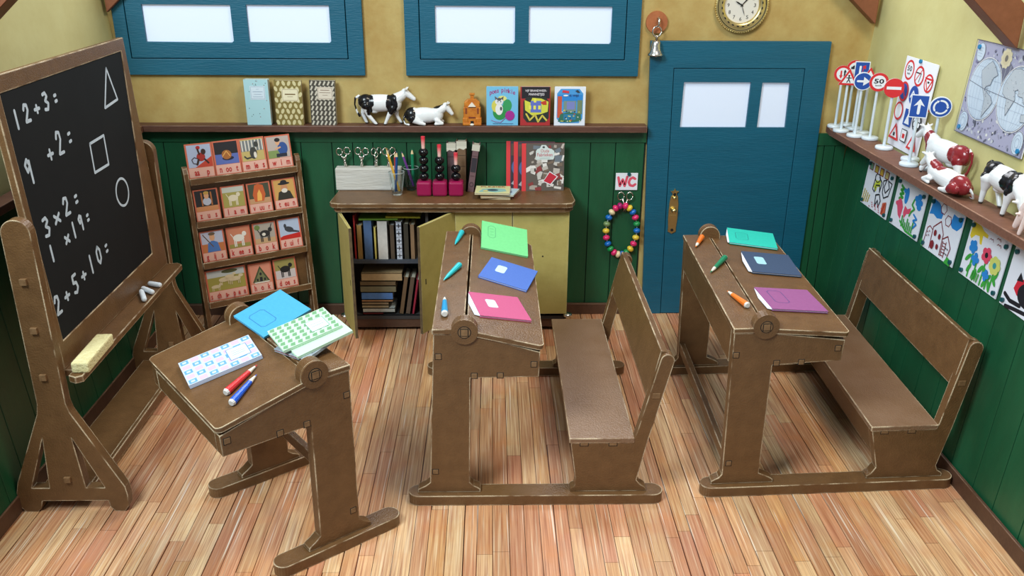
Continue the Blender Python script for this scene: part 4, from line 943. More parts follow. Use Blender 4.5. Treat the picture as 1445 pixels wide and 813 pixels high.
def town(a):
    a.rect(0, 0, 1, 1, P(222, 228, 240)); a.poly(rrect(.08, .06, .92, .95, .12), P(70, 150, 214)); a.rect(.10, .62, .90, .80, P(40, 130, 206)); a.rect(.10, .2, .24, .76, P(196, 84, 56)); a.rect(.74, .3, .9, .66, P(110, 130, 100)); a.rect(.30, .36, .70, .64, P(120, 140, 130)); a.rect(.4, .42, .66, .62, P(120, 130, 190))
    a.poly([(.12, .1), (.2, .3), (.5, .36), (.86, .3), (.88, .12), (.5, .08)], P(50, 110, 90)); a.rect(.3, .15, .7, .3, P(40, 120, 160))
    rnd = random.Random(8)
    for i in range(24): a.ell(rnd.uniform(.16, .84), rnd.uniform(.10, .40), .025, .018, P(*rnd.choice([(196, 60, 50), (206, 196, 90), (40, 60, 60), (200, 206, 190)])), 6); a.y += a.STEP*.9
    a.poly([(.24, .86), (.26, .92), (.46, .90), (.46, .84)], P(206, 56, 66)); a.text('IS WIJS', .48, .74, .78, .81, P(40, 60, 110)); a.ell(.36, .78, .08, .02, P(226, 232, 240)); a.poly([(.66, .9), (.74, .93), (.82, .86), (.74, .85)], P(50, 60, 70))
GK = 'children picture books on the back shelf'
coverbook(2.426, .226, .275, .022, 'light blue children\'s book showing a kitten and purple wool', GK, poes, P(150, 196, 220))
coverbook(2.668, .214, .275, .022, 'dark red and black children\'s book with firemen title', GK, brand, P(190, 150, 150))
coverbook(2.912, .222, .275, .022, 'white-bordered children\'s book with a town scene', GK, town, P(226, 230, 236))
# ceramic building
t = thing('ceramic_house', 'small glazed orange ceramic house beside the blue book', 'figurine', (2.322, -.062, ZS))
CO = mat('amber_glaze', (214, 140, 50), .2, (166, 84, 26), 30); CW = mat('cream_glaze', (230, 222, 206), .2)
m = M(); m.box(-.062, .062, -.030, .030, 0, .13, CO); m.prism([(-.056, .13), (.056, .13), (.056, .165), (.03, .185), (-.03, .185), (-.056, .165)], -.024, .024, CO); m.box(-.068, -.03, -.038, .02, 0, .055, CO); m.box(.03, .068, -.038, .02, 0, .055, CO); m.box(-.066, .066, -.042, .03, 0, .022, CO); m.obj('walls', t, bevel=.006)
m = M(); m.prism([(-.028, .135), (.028, .135), (0, .168)], -.040, -.022, CW); m.obj('gable', t)
m = M(); m.sph((0, -.038, .008), (.016, .012, .010), CW); m.obj('doorstep', t)
m = M(); m.box(-.012, .014, -.012, .012, .18, .215, CO); m.box(-.018, .02, -.016, .016, .213, .226, CO); m.obj('chimney', t, bevel=.003)
m = M(); m.box(-.011, .011, -.0435, -.040, .014, .034, BLACKGAP); m.box(-.024, .024, -.033, -.029, .052, .062, P(120, 50, 20)); m.box(-.048, -.036, -.033, -.029, .085, .125, P(130, 60, 24)); m.box(.036, .048, -.033, -.029, .085, .125, P(130, 60, 24)); m.obj('openings', t)

# ------------------------------------------------ toy cows
def cow_mesh(nm, shapes, patches, base=(226, 228, 230), dark=(16, 16, 20), hoof=(70, 64, 60), hoofz=.012):
    m = M()
    for sh in shapes:
        if sh[0] == 'e': m.sph(sh[1], sh[2], PLASTICW, 18, 12)
        else:
            pts, rs = sh[1], sh[2]
            P_, R_ = [], []
            for i in range(len(pts)-1):
                for k in range(5):
                    f = k/5; P_.append(tuple(pts[i][j]*(1-f)+pts[i+1][j]*f for j in range(3))); R_.append(rs[i]*(1-f)+rs[i+1]*f)
            P_.append(pts[-1]); R_.append(rs[-1]); m.tube(P_, R_, PLASTICW, 12)
            for p_, r_ in zip(pts, rs):
                if r_ > .006: m.sph(p_, r_, PLASTICW, 12, 8)
    o = m.obj(nm+'_tmp'); rm = o.modifiers.new('r', 'REMESH'); rm.mode = 'VOXEL'; rm.voxel_size = .0036; rm.use_smooth_shade = True
    sm = o.modifiers.new('s', 'SMOOTH'); sm.iterations = 4; sm.factor = .5
    ev = o.evaluated_get(DG()); me = bpy.data.meshes.new_from_object(ev); bpy.data.objects.remove(o)
    me.materials.clear(); me.materials.append(CERAMIC); me.name = nm
    ca = me.color_attributes.new('Col', 'FLOAT_COLOR', 'POINT'); B, Dk, H = lin(base), lin(dark), lin(hoof)
    for v in me.vertices:
        c = v.co; wob = noise.noise(c*38)*.32; col = B
        for (pc, pr) in patches:
            q = ((c.x-pc[0])/pr[0])**2+((c.y-pc[1])/pr[1])**2+((c.z-pc[2])/pr[2])**2
            if q+wob < 1: col = Dk
        if c.z < hoofz: col = H if hoofz > .005 else col
        ca.data[v.index].color = col
    for p_ in me.polygons: p_.use_smooth = True
    return me
def head_parts(hx, hz, dx, dz, y=0.0):
    """muzzle direction (dx,dz) unit; (hx,hz) crown of the head"""
    nx, nz = dz, -dx
    return [('t', [(hx, y, hz), (hx+dx*.045, y, hz+dz*.045), (hx+dx*.078, y, hz+dz*.078)], [.026, .020, .0155]),
            ('t', [(hx-nx*.012, y+.014, hz-nz*.012+.004), (hx-nx*.03-.004, y+.046, hz-nz*.012+.018)], [.010, .005]),
            ('t', [(hx-nx*.012, y-.014, hz-nz*.012+.004), (hx-nx*.03-.004, y-.046, hz-nz*.012+.018)], [.010, .005]),
            ('t', [(hx-nx*.016, y+.010, hz-nz*.016), (hx-nx*.045, y+.022, hz+abs(nz)*.042)], [.007, .003]),
            ('t', [(hx-nx*.016, y-.010, hz-nz*.016), (hx-nx*.045, y-.022, hz+abs(nz)*.042)], [.007, .003])]
body = [('e', (.145, 0, .150), (.130, .050, .060)), ('e', (.050, 0, .160), (.056, .047, .054)), ('e', (.250, 0, .152), (.052, .044, .064)), ('e', (.15, 0, .19), (.12, .022, .022)), ('e', (.11, 0, .098), (.032, .026, .020))]
tail = [('t', [(.004, 0, .200), (-.022, 0, .185), (-.028, 0, .14), (-.014, 0, .09), (.002, 0, .062)], [.010, .008, .006, .007, .010])]
stand = body + tail + [('t', [(.26, 0, .175), (.305, 0, .205), (.325, 0, .222)], [.045, .033, .026])] + head_parts(.325, .228, .80, -.60) + [
    ('t', [(.24, -.024, .12), (.205, -.026, .060), (.182, -.026, .008)], [.026, .014, .011]), ('t', [(.255, .022, .11), (.262, .026, .055), (.292, .026, .008)], [.024, .013, .010]),
    ('t', [(.055, -.026, .135), (.068, -.028, .070), (.120, -.028, .008)], [.036, .015, .011]), ('t', [(.045, .026, .135), (.020, .028, .070), (.046, .028, .008)], [.034, .015, .011])]
lie = [('e', (.145, 0, .072), (.135, .054, .062)), ('e', (.055, 0, .075), (.060, .052, .060)), ('e', (.245, 0, .080), (.050, .046, .062)),
       ('t', [(.255, 0, .105), (.300, 0, .130)], [.042, .030])] + head_parts(.312, .146, .62, -.78) + [
       ('t', [(.245, -.040, .040), (.285, -.044, .018), (.235, -.050, .014)], [.020, .014, .011]), ('t', [(.245, .040, .040), (.285, .044, .018), (.24, .050, .014)], [.020, .014, .011]),
       ('t', [(.055, -.044, .055), (.115, -.056, .024), (.150, -.056, .014)], [.036, .018, .012]), ('t', [(.055, .044, .055), (.10, .056, .024), (.14, .056, .014)], [.036, .018, .012]),
       ('t', [(.0, 0, .085), (-.012, -.02, .05), (.0, -.045, .015), (.03, -.058, .010)], [.010, .007, .007, .009])]
graze = body + tail + [('t', [(.26, 0, .165), (.305, 0, .125), (.325, 0, .085)], [.046, .034, .027])] + head_parts(.330, .080, .42, -.72)[:1] + [
    ('t', [(.318, .014, .095), (.315, .050, .100)], [.010, .005]), ('t', [(.318, -.014, .095), (.315, -.050, .100)], [.010, .005]),
    ('t', [(.24, -.024, .12), (.232, -.026, .060), (.222, -.026, .008)], [.026, .014, .011]), ('t', [(.255, .022, .11), (.278, .026, .055), (.292, .026, .008)], [.024, .013, .010]),
    ('t', [(.050, -.026, .135), (.038, -.028, .070), (.030, -.028, .008)], [.036, .015, .011]), ('t', [(.055, .026, .135), (.062, .028, .070), (.096, .028, .008)], [.034, .015, .011])]
def put_cow(me, loc, rz, s, label, group):
    o = bpy.data.objects.new('toy_cow', me); COL.objects.link(o); o.location = loc; o.rotation_euler = (0, 0, rz); o.scale = s if isinstance(s, tuple) else (s, s, s); tag(o, label, 'toy cow', group)
GC = 'toy cows on the wall shelves'
BWP = [((.055, 0, .165), (.060, .2, .052)), ((.075, -.03, .11), (.022, .03, .045)), ((.235, 0, .150), (.042, .2, .075)), ((-.03, 0, .15), (.02, .1, .05)), ((.0, 0, .07), (.012, .05, .02))]
put_cow(cow_mesh('cow_black_standing', stand, BWP), (1.512, -.058, ZS-.001), 0, 1.02, 'standing black and white toy cow on the back shelf', GC)
put_cow(cow_mesh('cow_black_lying', lie, [((.03, 0, .08), (.055, .2, .065)), ((.22, 0, .15), (.06, .1, .022)), ((.25, 0, .15), (.05, .02, .03))], hoofz=-1), (1.842, -.060, ZS-.0005), 0, .93, 'lying black and white toy cow on the back shelf', GC)
RB = (128, 34, 40)
put_cow(cow_mesh('cow_red_standing', stand, [((.045, 0, .165), (.062, .2, .060)), ((.285, 0, .175), (.022, .2, .06)), ((-.02, 0, .13), (.03, .1, .07))], dark=RB), (5.072, -1.735, ZS-.001), R(98), (1.24, .88, 1.06), 'standing red-brown and white toy cow beside the road signs', GC)
put_cow(cow_mesh('cow_red_lying', lie, [((.04, 0, .07), (.050, .2, .065)), ((.215, 0, .14), (.055, .2, .035))], dark=RB, hoofz=-1), (4.968, -1.985, ZS-.0005), R(92), (1.40, .80, .90), 'lying red-brown and white toy cow at the shelf edge', GC)
put_cow(cow_mesh('cow_black_grazing', graze, [((.03, 0, .185), (.055, .2, .050)), ((.23, 0, .165), (.055, .2, .060))]), (5.056, -1.990, ZS-.001), R(-92), (1.15, 1.1, 1.08), 'black and white toy cow grazing at the right edge', GC)
put_cow(cow_mesh('cow_pale_grazing', graze, [((.14, 0, .16), (.06, .2, .06))], base=(236, 214, 208), hoofz=-1), (4.985, -2.830, ZS-.001), R(94), 1.0, 'toy cow at the right edge, only its pinkish muzzle in view', GC)

# ================================================================== ROAD SIGNS
SR, SB, SW, SK = P(206, 40, 44), P(24, 74, 160), P(226, 230, 236), P(24, 26, 34)
def tri(s, k=1.0): return [(.5-.5*k*s, .5-.30*k), (.5+.5*k*s, .5-.30*k), (.5, .5+.58*k)]
def s_round(inner):
    def f(a): a.ell(.5, .5, .5, .5, SR, 28); a.ell(.5, .5, .36, .36, SW, 28); inner(a)
    return f
def s_blue(inner):
    def f(a): a.ell(.5, .5, .49, .49, SW, 28); a.ell(.5, .5, .45, .45, SB, 28); inner(a)
    return f
def s_tri(inner):
    def f(a): a.poly([(0.0, .08), (1.0, .08), (.5, .98)], SR); a.poly([(.18, .19), (.82, .19), (.5, .78)], SW); inner(a)
    return f
def i_two(a): a.line([(.40, .30), (.40, .66)], .011, SR); a.poly([(.30, .42), (.50, .42), (.40, .22)], SR); a.line([(.60, .34), (.60, .70)], .010, SK); a.poly([(.52, .60), (.70, .60), (.61, .76)], SK)
def i_walk(a): a.ell(.5, .60, .05, .05, SK); a.line([(.5, .56), (.5, .40)], .008, SK); a.line([(.38, .48), (.62, .48)], .006, SK); a.line([(.5, .40), (.42, .24)], .006, SK); a.line([(.5, .40), (.58, .24)], .006, SK)
def i_car(a): a.rect(.26, .46, .74, .60, SK); a.ell(.5, .62, .16, .07, SK)
def i_arrow(a): a.line([(.22, .5), (.62, .5)], .014, SW); a.poly([(.52, .26), (.86, .5), (.52, .74)], SW)
def i_50(a): a.text('50', .24, .42, .76, .68, SK, .03); a.text('km/h', .34, .28, .66, .37, SK, .02)
def i_none(a): pass
def i_horse(a): a.poly([(.3, .22), (.36, .42), (.5, .52), (.66, .46), (.74, .22), (.62, .34), (.44, .34)], SK)
def i_round(a):
    for k in range(3):
        q = [(.5+.30*math.cos(R(k*120+d_)), .5+.30*math.sin(R(k*120+d_))) for d_ in range(15, 96, 16)]
        a.line(q, .010, SW); x, z = q[0]; t_ = R(k*120+0); a.ell(.5+.30*math.cos(t_), .5+.30*math.sin(t_), .08, .08, SW, 3, a=t_-PI/2)
def p_noentry(a): a.ell(.5, .5, .5, .5, SR, 28); a.rect(.14, .42, .86, .57, SW)
def p_dead(a): a.rect(0, 0, 1, 1, SW); a.rect(.05, .05, .95, .95, SB); a.line([(.38, .05), (.38, .7)], .014, SW); a.poly([(.5, .2), (.62, .62), (.74, .55), (.72, .8), (.5, .72), (.56, .66)], SR)
def p_up(a): a.rect(0, 0, 1, 1, SW); a.rect(.05, .04, .95, .96, SB); a.line([(.5, .2), (.5, .62)], .016, SW); a.poly([(.2, .50), (.5, .82), (.8, .50), (.5, .60)], SW)
def plate_outline(kind, w, h):
    if kind == 'c': return [(w/2*math.cos(2*PI*i/28), h/2*math.sin(2*PI*i/28)) for i in range(28)]
    if kind == 't': return [(-w/2, -h*.42), (w/2, -h*.42), (0, h*.48)]
    return [(-w/2, -h/2), (w/2, -h/2), (w/2, h/2), (-w/2, h/2)]
def roadsign(x, y, zc, kind, w, h, art, label, rz=-14):
    t = thing('road_sign', label, 'road sign', (x, y, ZS), (0, 0, R(rz)), 'toy road signs on the right shelf')
    m = M(); m.lathe([(.0, 0), (.054, 0), (.055, .004), (.055, .016), (.050, .020), (0, .020)], PLASTICW, n=28); m.obj('base', t)
    m = M(); m.cyl((0, .010, .019), (0, .010, zc-ZS+.01), .0098, .0088, PLASTICW, 10); m.obj('pole', t)
    m = M(); m.prism(plate_outline(kind, w, h), -.006, .002, PLASTICW); m.v = [(a, b, c+zc-ZS) for a, b, c in m.v]; pl = m.obj('plate', t, bevel=.0015)
    a = Art(w, h, -.006); art(a); a.v = [(a_-w/2, b_, c_-h/2+zc-ZS) for a_, b_, c_ in a.v]; a.obj('sign_face', pl)
roadsign(5.048, -.075, 1.918, 'c', .118, .118, s_round(i_car), 'round red-rimmed toy sign with a car, hidden at the back')
roadsign(4.944, -.128, 1.888, 'c', .118, .118, s_round(i_two), 'leftmost round toy sign with two opposed arrows')
roadsign(5.045, -.203, 1.925, 'r', .100, .120, p_dead, 'blue rectangular dead-end toy sign behind the round arrow sign')
roadsign(4.932, -.275, 1.886, 't', .132, .124, s_tri(i_walk), 'triangular toy sign with a walking figure')
roadsign(5.045, -.350, 1.914, 't', .120, .112, s_tri(i_none), 'triangular toy sign half hidden behind the speed sign')
roadsign(4.968, -.436, 1.886, 'c', .122, .122, s_blue(i_arrow), 'round blue toy sign with white arrow pointing right')
roadsign(5.040, -.520, 1.894, 'c', .122, .122, s_round(i_50), 'round toy speed sign reading 50')
roadsign(5.020, -.800, 1.902, 'c', .122, .122, p_noentry, 'round red no-entry toy sign with white bar')
roadsign(4.992, -1.235, 1.868, 'r', .102, .135, p_up, 'blue rectangular toy sign with white arrow up', rz=-24)
roadsign(5.055, -1.110, 1.860, 't', .120, .112, s_tri(i_horse), 'triangular toy sign behind the upward arrow sign')
roadsign(5.070, -1.335, 1.882, 'c', .122, .122, s_blue(i_round), 'round blue roundabout toy sign above the brown cow', rz=-20)

# ================================================================== THINGS ON THE RIGHT WALL
PINM = mat('blue_pin', (30, 120, 170), .3); PING = mat('dark_teal_pin', (22, 78, 84), .3)
def onwall(name, s0, s1, z0, z1, label, cat, deco, base=PAPER, group=None, pins=(), pinm=PINM, th=.005, off=.020, roll=0):
    w, h = s1-s0, (z1-z0)/math.cos(AR)
    t = thing(name, label, cat, (5.02+RS*z0-off, -s0, z0), (-AR, 0, -PI/2), group)
    t.matrix_world = Matrix.Translation((5.026+RS*z0-off, -s0, z0)) @ Matrix.Rotation(-PI/2, 4, 'Z') @ Matrix.Rotation(-AR, 4, 'X') @ Matrix.Rotation(R(roll), 4, 'Y')
    m = M(); m.box(0, w, 0, th, 0, h, base); m.obj('sheet', t)
    a = Art(w, h, 0); deco(a); a.obj('picture', t)
    for (u, v_) in pins:
        m = M(); m.cyl((u*w, 0, v_*h), (u*w, -.012, v_*h), .012, .013, pinm, 12); m.obj('pin', t, bevel=.002)
def g_round(a, cx, cz, r, rim, fill, fn=None):
    k = a.w/a.h
    a.ell(cx, cz, r, r*k, rim, 24); a.ell(cx, cz, r*.78, r*.78*k, fill, 24)
    if fn: fn(cx, cz, r, k)
def poster(a):
    a.rect(0, 0, 1, 1, PAPER)
    def t50(cx, cz, r, k): a.text('50', cx-.5*r, cz-.12*r*k, cx+.5*r, cz+.42*r*k, SK, .02); a.text('km/h', cx-.3*r, cz-.45*r*k, cx+.3*r, cz-.22*r*k, SK)
    def tt(cx, cz, r, k): a.line([(cx-.1, cz+.03), (cx+.05, cz+.03), (cx+.02, cz-.06)], .008, SK); a.line([(cx-.1, cz-.07), (cx+.08, cz+.09)], .007, SR)
    def ty(cx, cz, r, k): a.poly([(cx-.13, cz+.055), (cx+.13, cz+.055), (cx, cz-.09)], SR); a.poly([(cx-.08, cz+.035), (cx+.08, cz+.035), (cx, cz-.055)], SW); a.rect(cx-.03, cz+.0, cx+.03, cz+.02, SK)
    def sl(cx, cz, r, k): a.line([(cx-.08, cz+.07), (cx+.08, cz-.07)], .012, SR)
    def wv(cx, cz, r, k): a.line([(cx-.08, cz-.03), (cx-.02, cz+.04), (cx+.08, cz-.03)], .012, SW)
    def nn(cx, cz, r, k): pass
    def bk(cx, cz, r, k): a.ring(cx-.05, cz-.02, .05, .05*k, .014, SK); a.ring(cx+.07, cz-.02, .05, .05*k, .014, SK)
    g_round(a, .18, .86, .145, SR, SW, t50); g_round(a, .52, .83, .145, SR, SW, tt); g_round(a, .84, .79, .13, SR, SW, ty)
    g_round(a, .17, .62, .145, SR, SB, sl); g_round(a, .50, .62, .135, SB, SB, wv); g_round(a, .82, .56, .135, SB, SB, wv)
    g_round(a, .16, .40, .135, SR, SW, nn); a.rect(.38, .28, .62, .46, SB); a.poly([(.42, .3), (.5, .42), (.58, .3)], SW); g_round(a, .80, .36, .13, SK, SW, bk)
    a.poly([(.03, .08), (.36, .08), (.2, .27)], SR); a.poly([(.09, .105), (.30, .105), (.2, .22)], SW); a.rect(.17, .12, .23, .16, SK)
    a.rect(.42, .10, .60, .24, SK); a.rect(.435, .11, .585, .23, SW); a.rect(.47, .14, .55, .19, SR)
    a.poly([(.66, .06), (.96, .06), (.82, .26)], SR); a.poly([(.72, .085), (.90, .085), (.82, .20)], SW); a.rect(.80, .10, .84, .15, SR)
onwall('poster', .635, 1.072, 1.512, 2.082, 'white poster of round and triangular road signs', 'poster', poster, pins=((.48, .985),), off=.012)
def oldmap(a):
    a.STEP = .00012; bg, ln_, pale = P(156, 156, 180), P(96, 98, 120), P(188, 202, 216)
    a.rect(0, 0, 1, 1, bg); rnd = random.Random(3)
    for i in range(420):
        x, z = rnd.uniform(.02, .98), rnd.uniform(.02, .98)
        if z > .76 or z < .26 or rnd.random() < .35:
            w = rnd.uniform(.004, .017); a.ell(x, z, w, w*rnd.uniform(.8, 2.6), P(*rnd.choice([(92, 94, 112), (180, 184, 192), (122, 118, 150), (204, 206, 202), (78, 80, 94), (140, 140, 160)])), 6, a=rnd.uniform(-.9, .9)); a.y += a.STEP*.96
    a.y -= a.STEP
    a.poly([(.40, .80), (.44, .56), (.50, .50), (.56, .56), (.60, .80), (.5, .88)], P(104, 104, 122)); a.line([(.44, .82), (.47, .58)], .003, P(170, 174, 184)); a.line([(.56, .82), (.53, .58)], .003, P(170, 174, 184)); a.line([(.5, .86), (.5, .56)], .003, P(170, 174, 184))
    for i in range(10): a.ell(.47+.055*math.cos(2*PI*i/10), .88+.075*math.sin(2*PI*i/10), .022, .03, P(204, 194, 162), 8); a.y += a.STEP*.9
    a.ell(.47, .88, .05, .07, P(196, 184, 150), 14); a.ell(.47, .88, .022, .035, P(110, 104, 96), 10)
    for (cx, cz, rx, rz) in ((.27, .52, .235, .325), (.73, .52, .235, .325), (.09, .88, .06, .10), (.91, .90, .06, .09), (.09, .13, .07, .11), (.91, .13, .07, .12)):
        a.ell(cx, cz, rx*1.03, rz*1.03, P(206, 206, 206), 30); a.ell(cx, cz, rx, rz, pale, 30); a.ring(cx, cz, rx, rz, .004, ln_)
    k = P(150, 164, 182)
    for cx in (.27, .73):
        for f in (-.8, -.6, -.4, -.2, .2, .4, .6, .8): a.line([(cx+f*.235*math.cos(t_), .52+.32*math.sin(t_)) for t_ in [R(-90+18*i) for i in range(11)]], .0011, k); a.y += a.STEP*.9
        for f in (-.7, -.35, .35, .7): a.line([(cx-.235*math.sqrt(1-f*f), .52+f*.32), (cx+.235*math.sqrt(1-f*f), .52+f*.32)], .0011, k); a.y += a.STEP*.9
    a.y -= a.STEP
    LAND, LE = P(172, 180, 188), P(98, 104, 118)
    am = [(.25, .78), (.30, .82), (.36, .78), (.42, .70), (.37, .66), (.35, .58), (.30, .56), (.28, .52), (.33, .50), (.40, .47), (.44, .42), (.41, .36), (.37, .30), (.34, .24), (.33, .32), (.32, .42), (.28, .49), (.24, .55), (.20, .64), (.18, .70)]
    eu = [(.55, .66), (.58, .72), (.62, .80), (.70, .82), (.80, .80), (.90, .72), (.94, .60), (.88, .58), (.86, .50), (.82, .56), (.76, .56), (.74, .62), (.70, .60), (.73, .52), (.69, .42), (.66, .34), (.63, .42), (.62, .50), (.55, .54), (.54, .60)]
    au = [(.86, .40), (.92, .42), (.93, .34), (.87, .33)]
    for L_ in (am, eu, au):
        a.poly(L_, LAND); a.line(L_, .0024, LE, True)
    for i in range(70):
        L_ = rnd.choice((am, eu)); q_ = rnd.choice(L_); c_ = (.30, .58) if L_ is am else (.72, .62); f = rnd.random()*.8
        a.ell(q_[0]+(c_[0]-q_[0])*f, q_[1]+(c_[1]-q_[1])*f, .007, .006, P(*rnd.choice([(130, 136, 146), (156, 162, 170), (196, 200, 204)])), 5); a.y += a.STEP*.95
    a.y -= a.STEP
    a.line([(.035, .57), (.27, .53), (.73, .50), (.97, .47)], .0022, P(84, 86, 104))
    for (cx, cz) in ((.91, .13), (.09, .13)): a.ring(cx, cz, .05, .085, .003, k); a.ring(cx, cz, .028, .05, .003, k)
    for z in (.84, .87, .90, .93): a.line([(.06, z), (.12, z)], .0014, k)
    a.line([(0, 0), (1, 0), (1, 1), (0, 1)], .004, P(84, 84, 100), True)
onwall('wall_map', 1.435, 2.115, 1.768, 2.275, 'old grey double-hemisphere world map pinned to the wall', 'map', oldmap, pins=((.06, .93), (.06, .06), (.95, .06), (.95, .94)), off=.010)
gD, bD, rD, yD, kD, mD = P(60, 160, 60), P(40, 130, 206), P(220, 80, 110), P(226, 200, 50), P(28, 26, 34), P(130, 36, 44)
def dr1(a):
    for i, c in enumerate((P(120, 160, 130), P(206, 180, 70), P(216, 176, 60), P(206, 190, 120))): a.rect(.06+i*.2, .80, .20+i*.2, .97, mD); a.rect(.08+i*.2, .82, .18+i*.2, .95, c)
    a.poly([(.36, .50), (.40, .66), (.56, .70), (.58, .58), (.48, .54), (.46, .42)], P(196, 206, 60)); a.ring(.44, .72, .10, .10, .022, kD); a.line([(.36, .70), (.34, .44), (.42, .40), (.44, .56), (.56, .60), (.60, .46), (.62, .68), (.50, .76)], .009, kD)
    a.line([(.66, .74), (.76, .80), (.72, .62), (.80, .52), (.90, .66), (.82, .80), (.96, .78), (.92, .50), (.78, .40), (.70, .50), (.66, .74)], .008, kD)
    a.line([(.50, .36), (.62, .42), (.70, .30), (.66, .14), (.60, .28), (.54, .12), (.50, .36)], .009, kD)
    for i in range(4): a.line([(.05+i*.07, .05+.02*i), (.08+i*.07, .34-.02*i)], .010, P(206, 180, 60))
    for i in range(14): a.ell(.36+(i*37 % 50)/100, .05+(i*23 % 22)/100, .014, .016, P(206, 50, 70), 6); a.y += a.STEP
    a.poly([(.80, .05), (.80, .30), (.92, .36), (.96, .06)], P(196, 90, 60)); a.line([(.84, .1), (.88, .30)], .010, P(160, 40, 30))
def scr(a, pts, th, c): a.line(pts, th, c)
def dr2(a):
    scr(a, [(.20+.06*((i % 2)*2-1), .86-i*.045) for i in range(10)], .018, gD); a.ell(.38, .72, .07, .17, bD); a.ell(.30, .80, .05, .05, bD)
    a.poly([(.10, .50), (.20, .62), (.28, .56), (.34, .46), (.32, .20), (.22, .26)], rD); a.poly([(.38, .36), (.40, .52), (.50, .48), (.60, .54), (.62, .42), (.50, .38), (.44, .26)], rD); a.ell(.14, .48, .07, .05, rD)
    for (x, z) in ((.72, .78), (.80, .84), (.86, .74), (.78, .70), (.84, .64)): a.ell(x, z, .07, .06, bD)
    scr(a, [(.66, .74), (.62, .62), (.72, .56), (.64, .48), (.60, .38)], .014, gD); scr(a, [(.74, .46), (.86, .40), (.76, .34), (.88, .30), (.80, .20)], .013, bD)
    for i in range(7): scr(a, [(.42+i*.06, .10), (.40+i*.065, .30-(i % 3)*.05)], .013, gD)
    scr(a, [(.36, .18), (.6, .06), (.9, .05)], .014, gD)
def dr3(a):
    a.poly([(.02, .66), (.06, .98), (.24, .96), (.42, .84), (.40, .70), (.26, .66), (.14, .70)], bD); a.poly([(.66, .72), (.70, .92), (.82, .90), (.98, .96), (.98, .78), (.88, .66), (.74, .66)], bD)
    for (cx, cz) in ((.40, .90), (.60, .74)):
        a.ell(cx, cz, .07, .08, PAPER); a.line([(cx+.075*math.cos(R(t_))*(1+.2*(t_ % 60 == 0)), cz+.09*math.sin(R(t_))*(1+.2*(t_ % 60 == 0))) for t_ in range(0, 360, 30)], .005, mD, True)
    a.line([(.26, .06), (.24, .48), (.42, .66), (.56, .46), (.58, .06)], .007, mD); a.line([(.06, .10), (.08, .40), (.14, .46), (.24, .42)], .006, mD); a.line([(.58, .38), (.70, .48), (.84, .30), (.80, .06)], .007, mD); a.line([(.62, .06), (.60, .34)], .006, mD); a.line([(.70, .06), (.70, .36)], .006, mD)
    for i in range(5): a.line([(.61, .08+i*.06), (.70, .09+i*.06)], .005, mD)
    for (x, z, w) in ((.34, .40, .04), (.48, .38, .035), (.33, .16, .055), (.48, .18, .035)): a.ell(x, z, w, w*1.6, mD, 10)
    for x in (.74, .79): a.ell(x, .26, .012, .02, kD, 6); a.ell(x, .16, .012, .02, kD, 6)
    for z in (.34, .26): a.ell(.13, z, .012, .02, mD, 6); a.ell(.18, z+.03, .012, .02, mD, 6)
    a.poly([(.78, .0), (.84, .14), (.94, .12), (.96, .0)], gD); a.poly([(.0, .06), (.02, .16), (.08, .10), (.08, .0)], gD)
def flower(a, cx, cz, r, c, cc, n=5):
    for i in range(n): a.ell(cx+r*.7*math.cos(2*PI*i/n), cz+r*.85*math.sin(2*PI*i/n), r*.55, r*.65, c, 10); a.y += a.STEP*.8
    a.ell(cx, cz, r*.4, r*.5, c if cc is None else cc, 10)
def dr4(a):
    a.poly([(.04, .98), (.24, .98), (.34, .92), (.46, .90), (.46, .84), (.34, .84), (.36, .68), (.31, .68), (.26, .80), (.16, .78), (.08, .68), (.03, .72)], yD)
    for (x, z) in ((.56, .86), (.72, .93), (.76, .84)): a.line([(x-.05, z-.01), (x-.02, z+.02), (x, z), (x+.03, z+.02), (x+.05, z-.02)], .004, mD)
    for (x, zt_) in ((.22, .52), (.36, .40), (.56, .48), (.80, .40), (.70, .2)): a.line([(x, .04), (x+.01, zt_)], .014, gD)
    for (x, z, an) in ((.14, .36, .6), (.26, .36, -.6), (.50, .30, .5), (.62, .30, -.6), (.72, .24, .6), (.86, .26, -.6), (.88, .36, .3), (.22, .2, .4), (.4, .16, 0), (.66, .12, .4), (.78, .12, -.3)): a.ell(x, z, .035, .10, gD, 10, a=-an); a.y += a.STEP*.8
    flower(a, .20, .58, .085, bD, bD); flower(a, .32, .40, .08, bD, bD, 4); flower(a, .56, .58, .10, P(222, 70, 100), kD); flower(a, .80, .50, .11, P(206, 210, 110), P(60, 150, 150), 7); flower(a, .66, .26, .07, bD, bD, 4)
    for i in range(4): a.line([(.34+i*.05, .06), (.36+i*.05, .20)], .010, gD)
def dr5(a):
    a.poly([(.20, .36), (.24, .54), (.36, .58), (.60, .62), (.70, .48), (.50, .30), (.30, .28)], P(206, 36, 56)); a.ell(.52, .36, .22, .20, kD); a.poly([(.22, .50), (.26, .66), (.36, .54)], kD); a.poly([(.60, .52), (.74, .66), (.74, .46)], kD)
    a.line([(.06, .20), (.2, .14), (.42, .16)], .022, kD); a.line([(.14, .02), (.34, .06), (.6, .1)], .020, kD)
GD = 'drawings pinned below the right shelf'
pz = ((.08, .93), (.93, .90), (.07, .08), (.94, .08))
ZD0, ZD1 = 1.055, 1.362
onwall('child_drawing', .462, .888, ZD0-.004, ZD1-.005, 'drawing with black-outlined figures, furthest from the viewer', 'drawing', dr1, group=GD, pins=pz, pinm=PING, off=.022)
onwall('child_drawing', .948, 1.345, ZD0, ZD1, 'drawing with pink flower and blue and green scribbles', 'drawing', dr2, group=GD, pins=pz, pinm=PING, off=.022, roll=-.6)
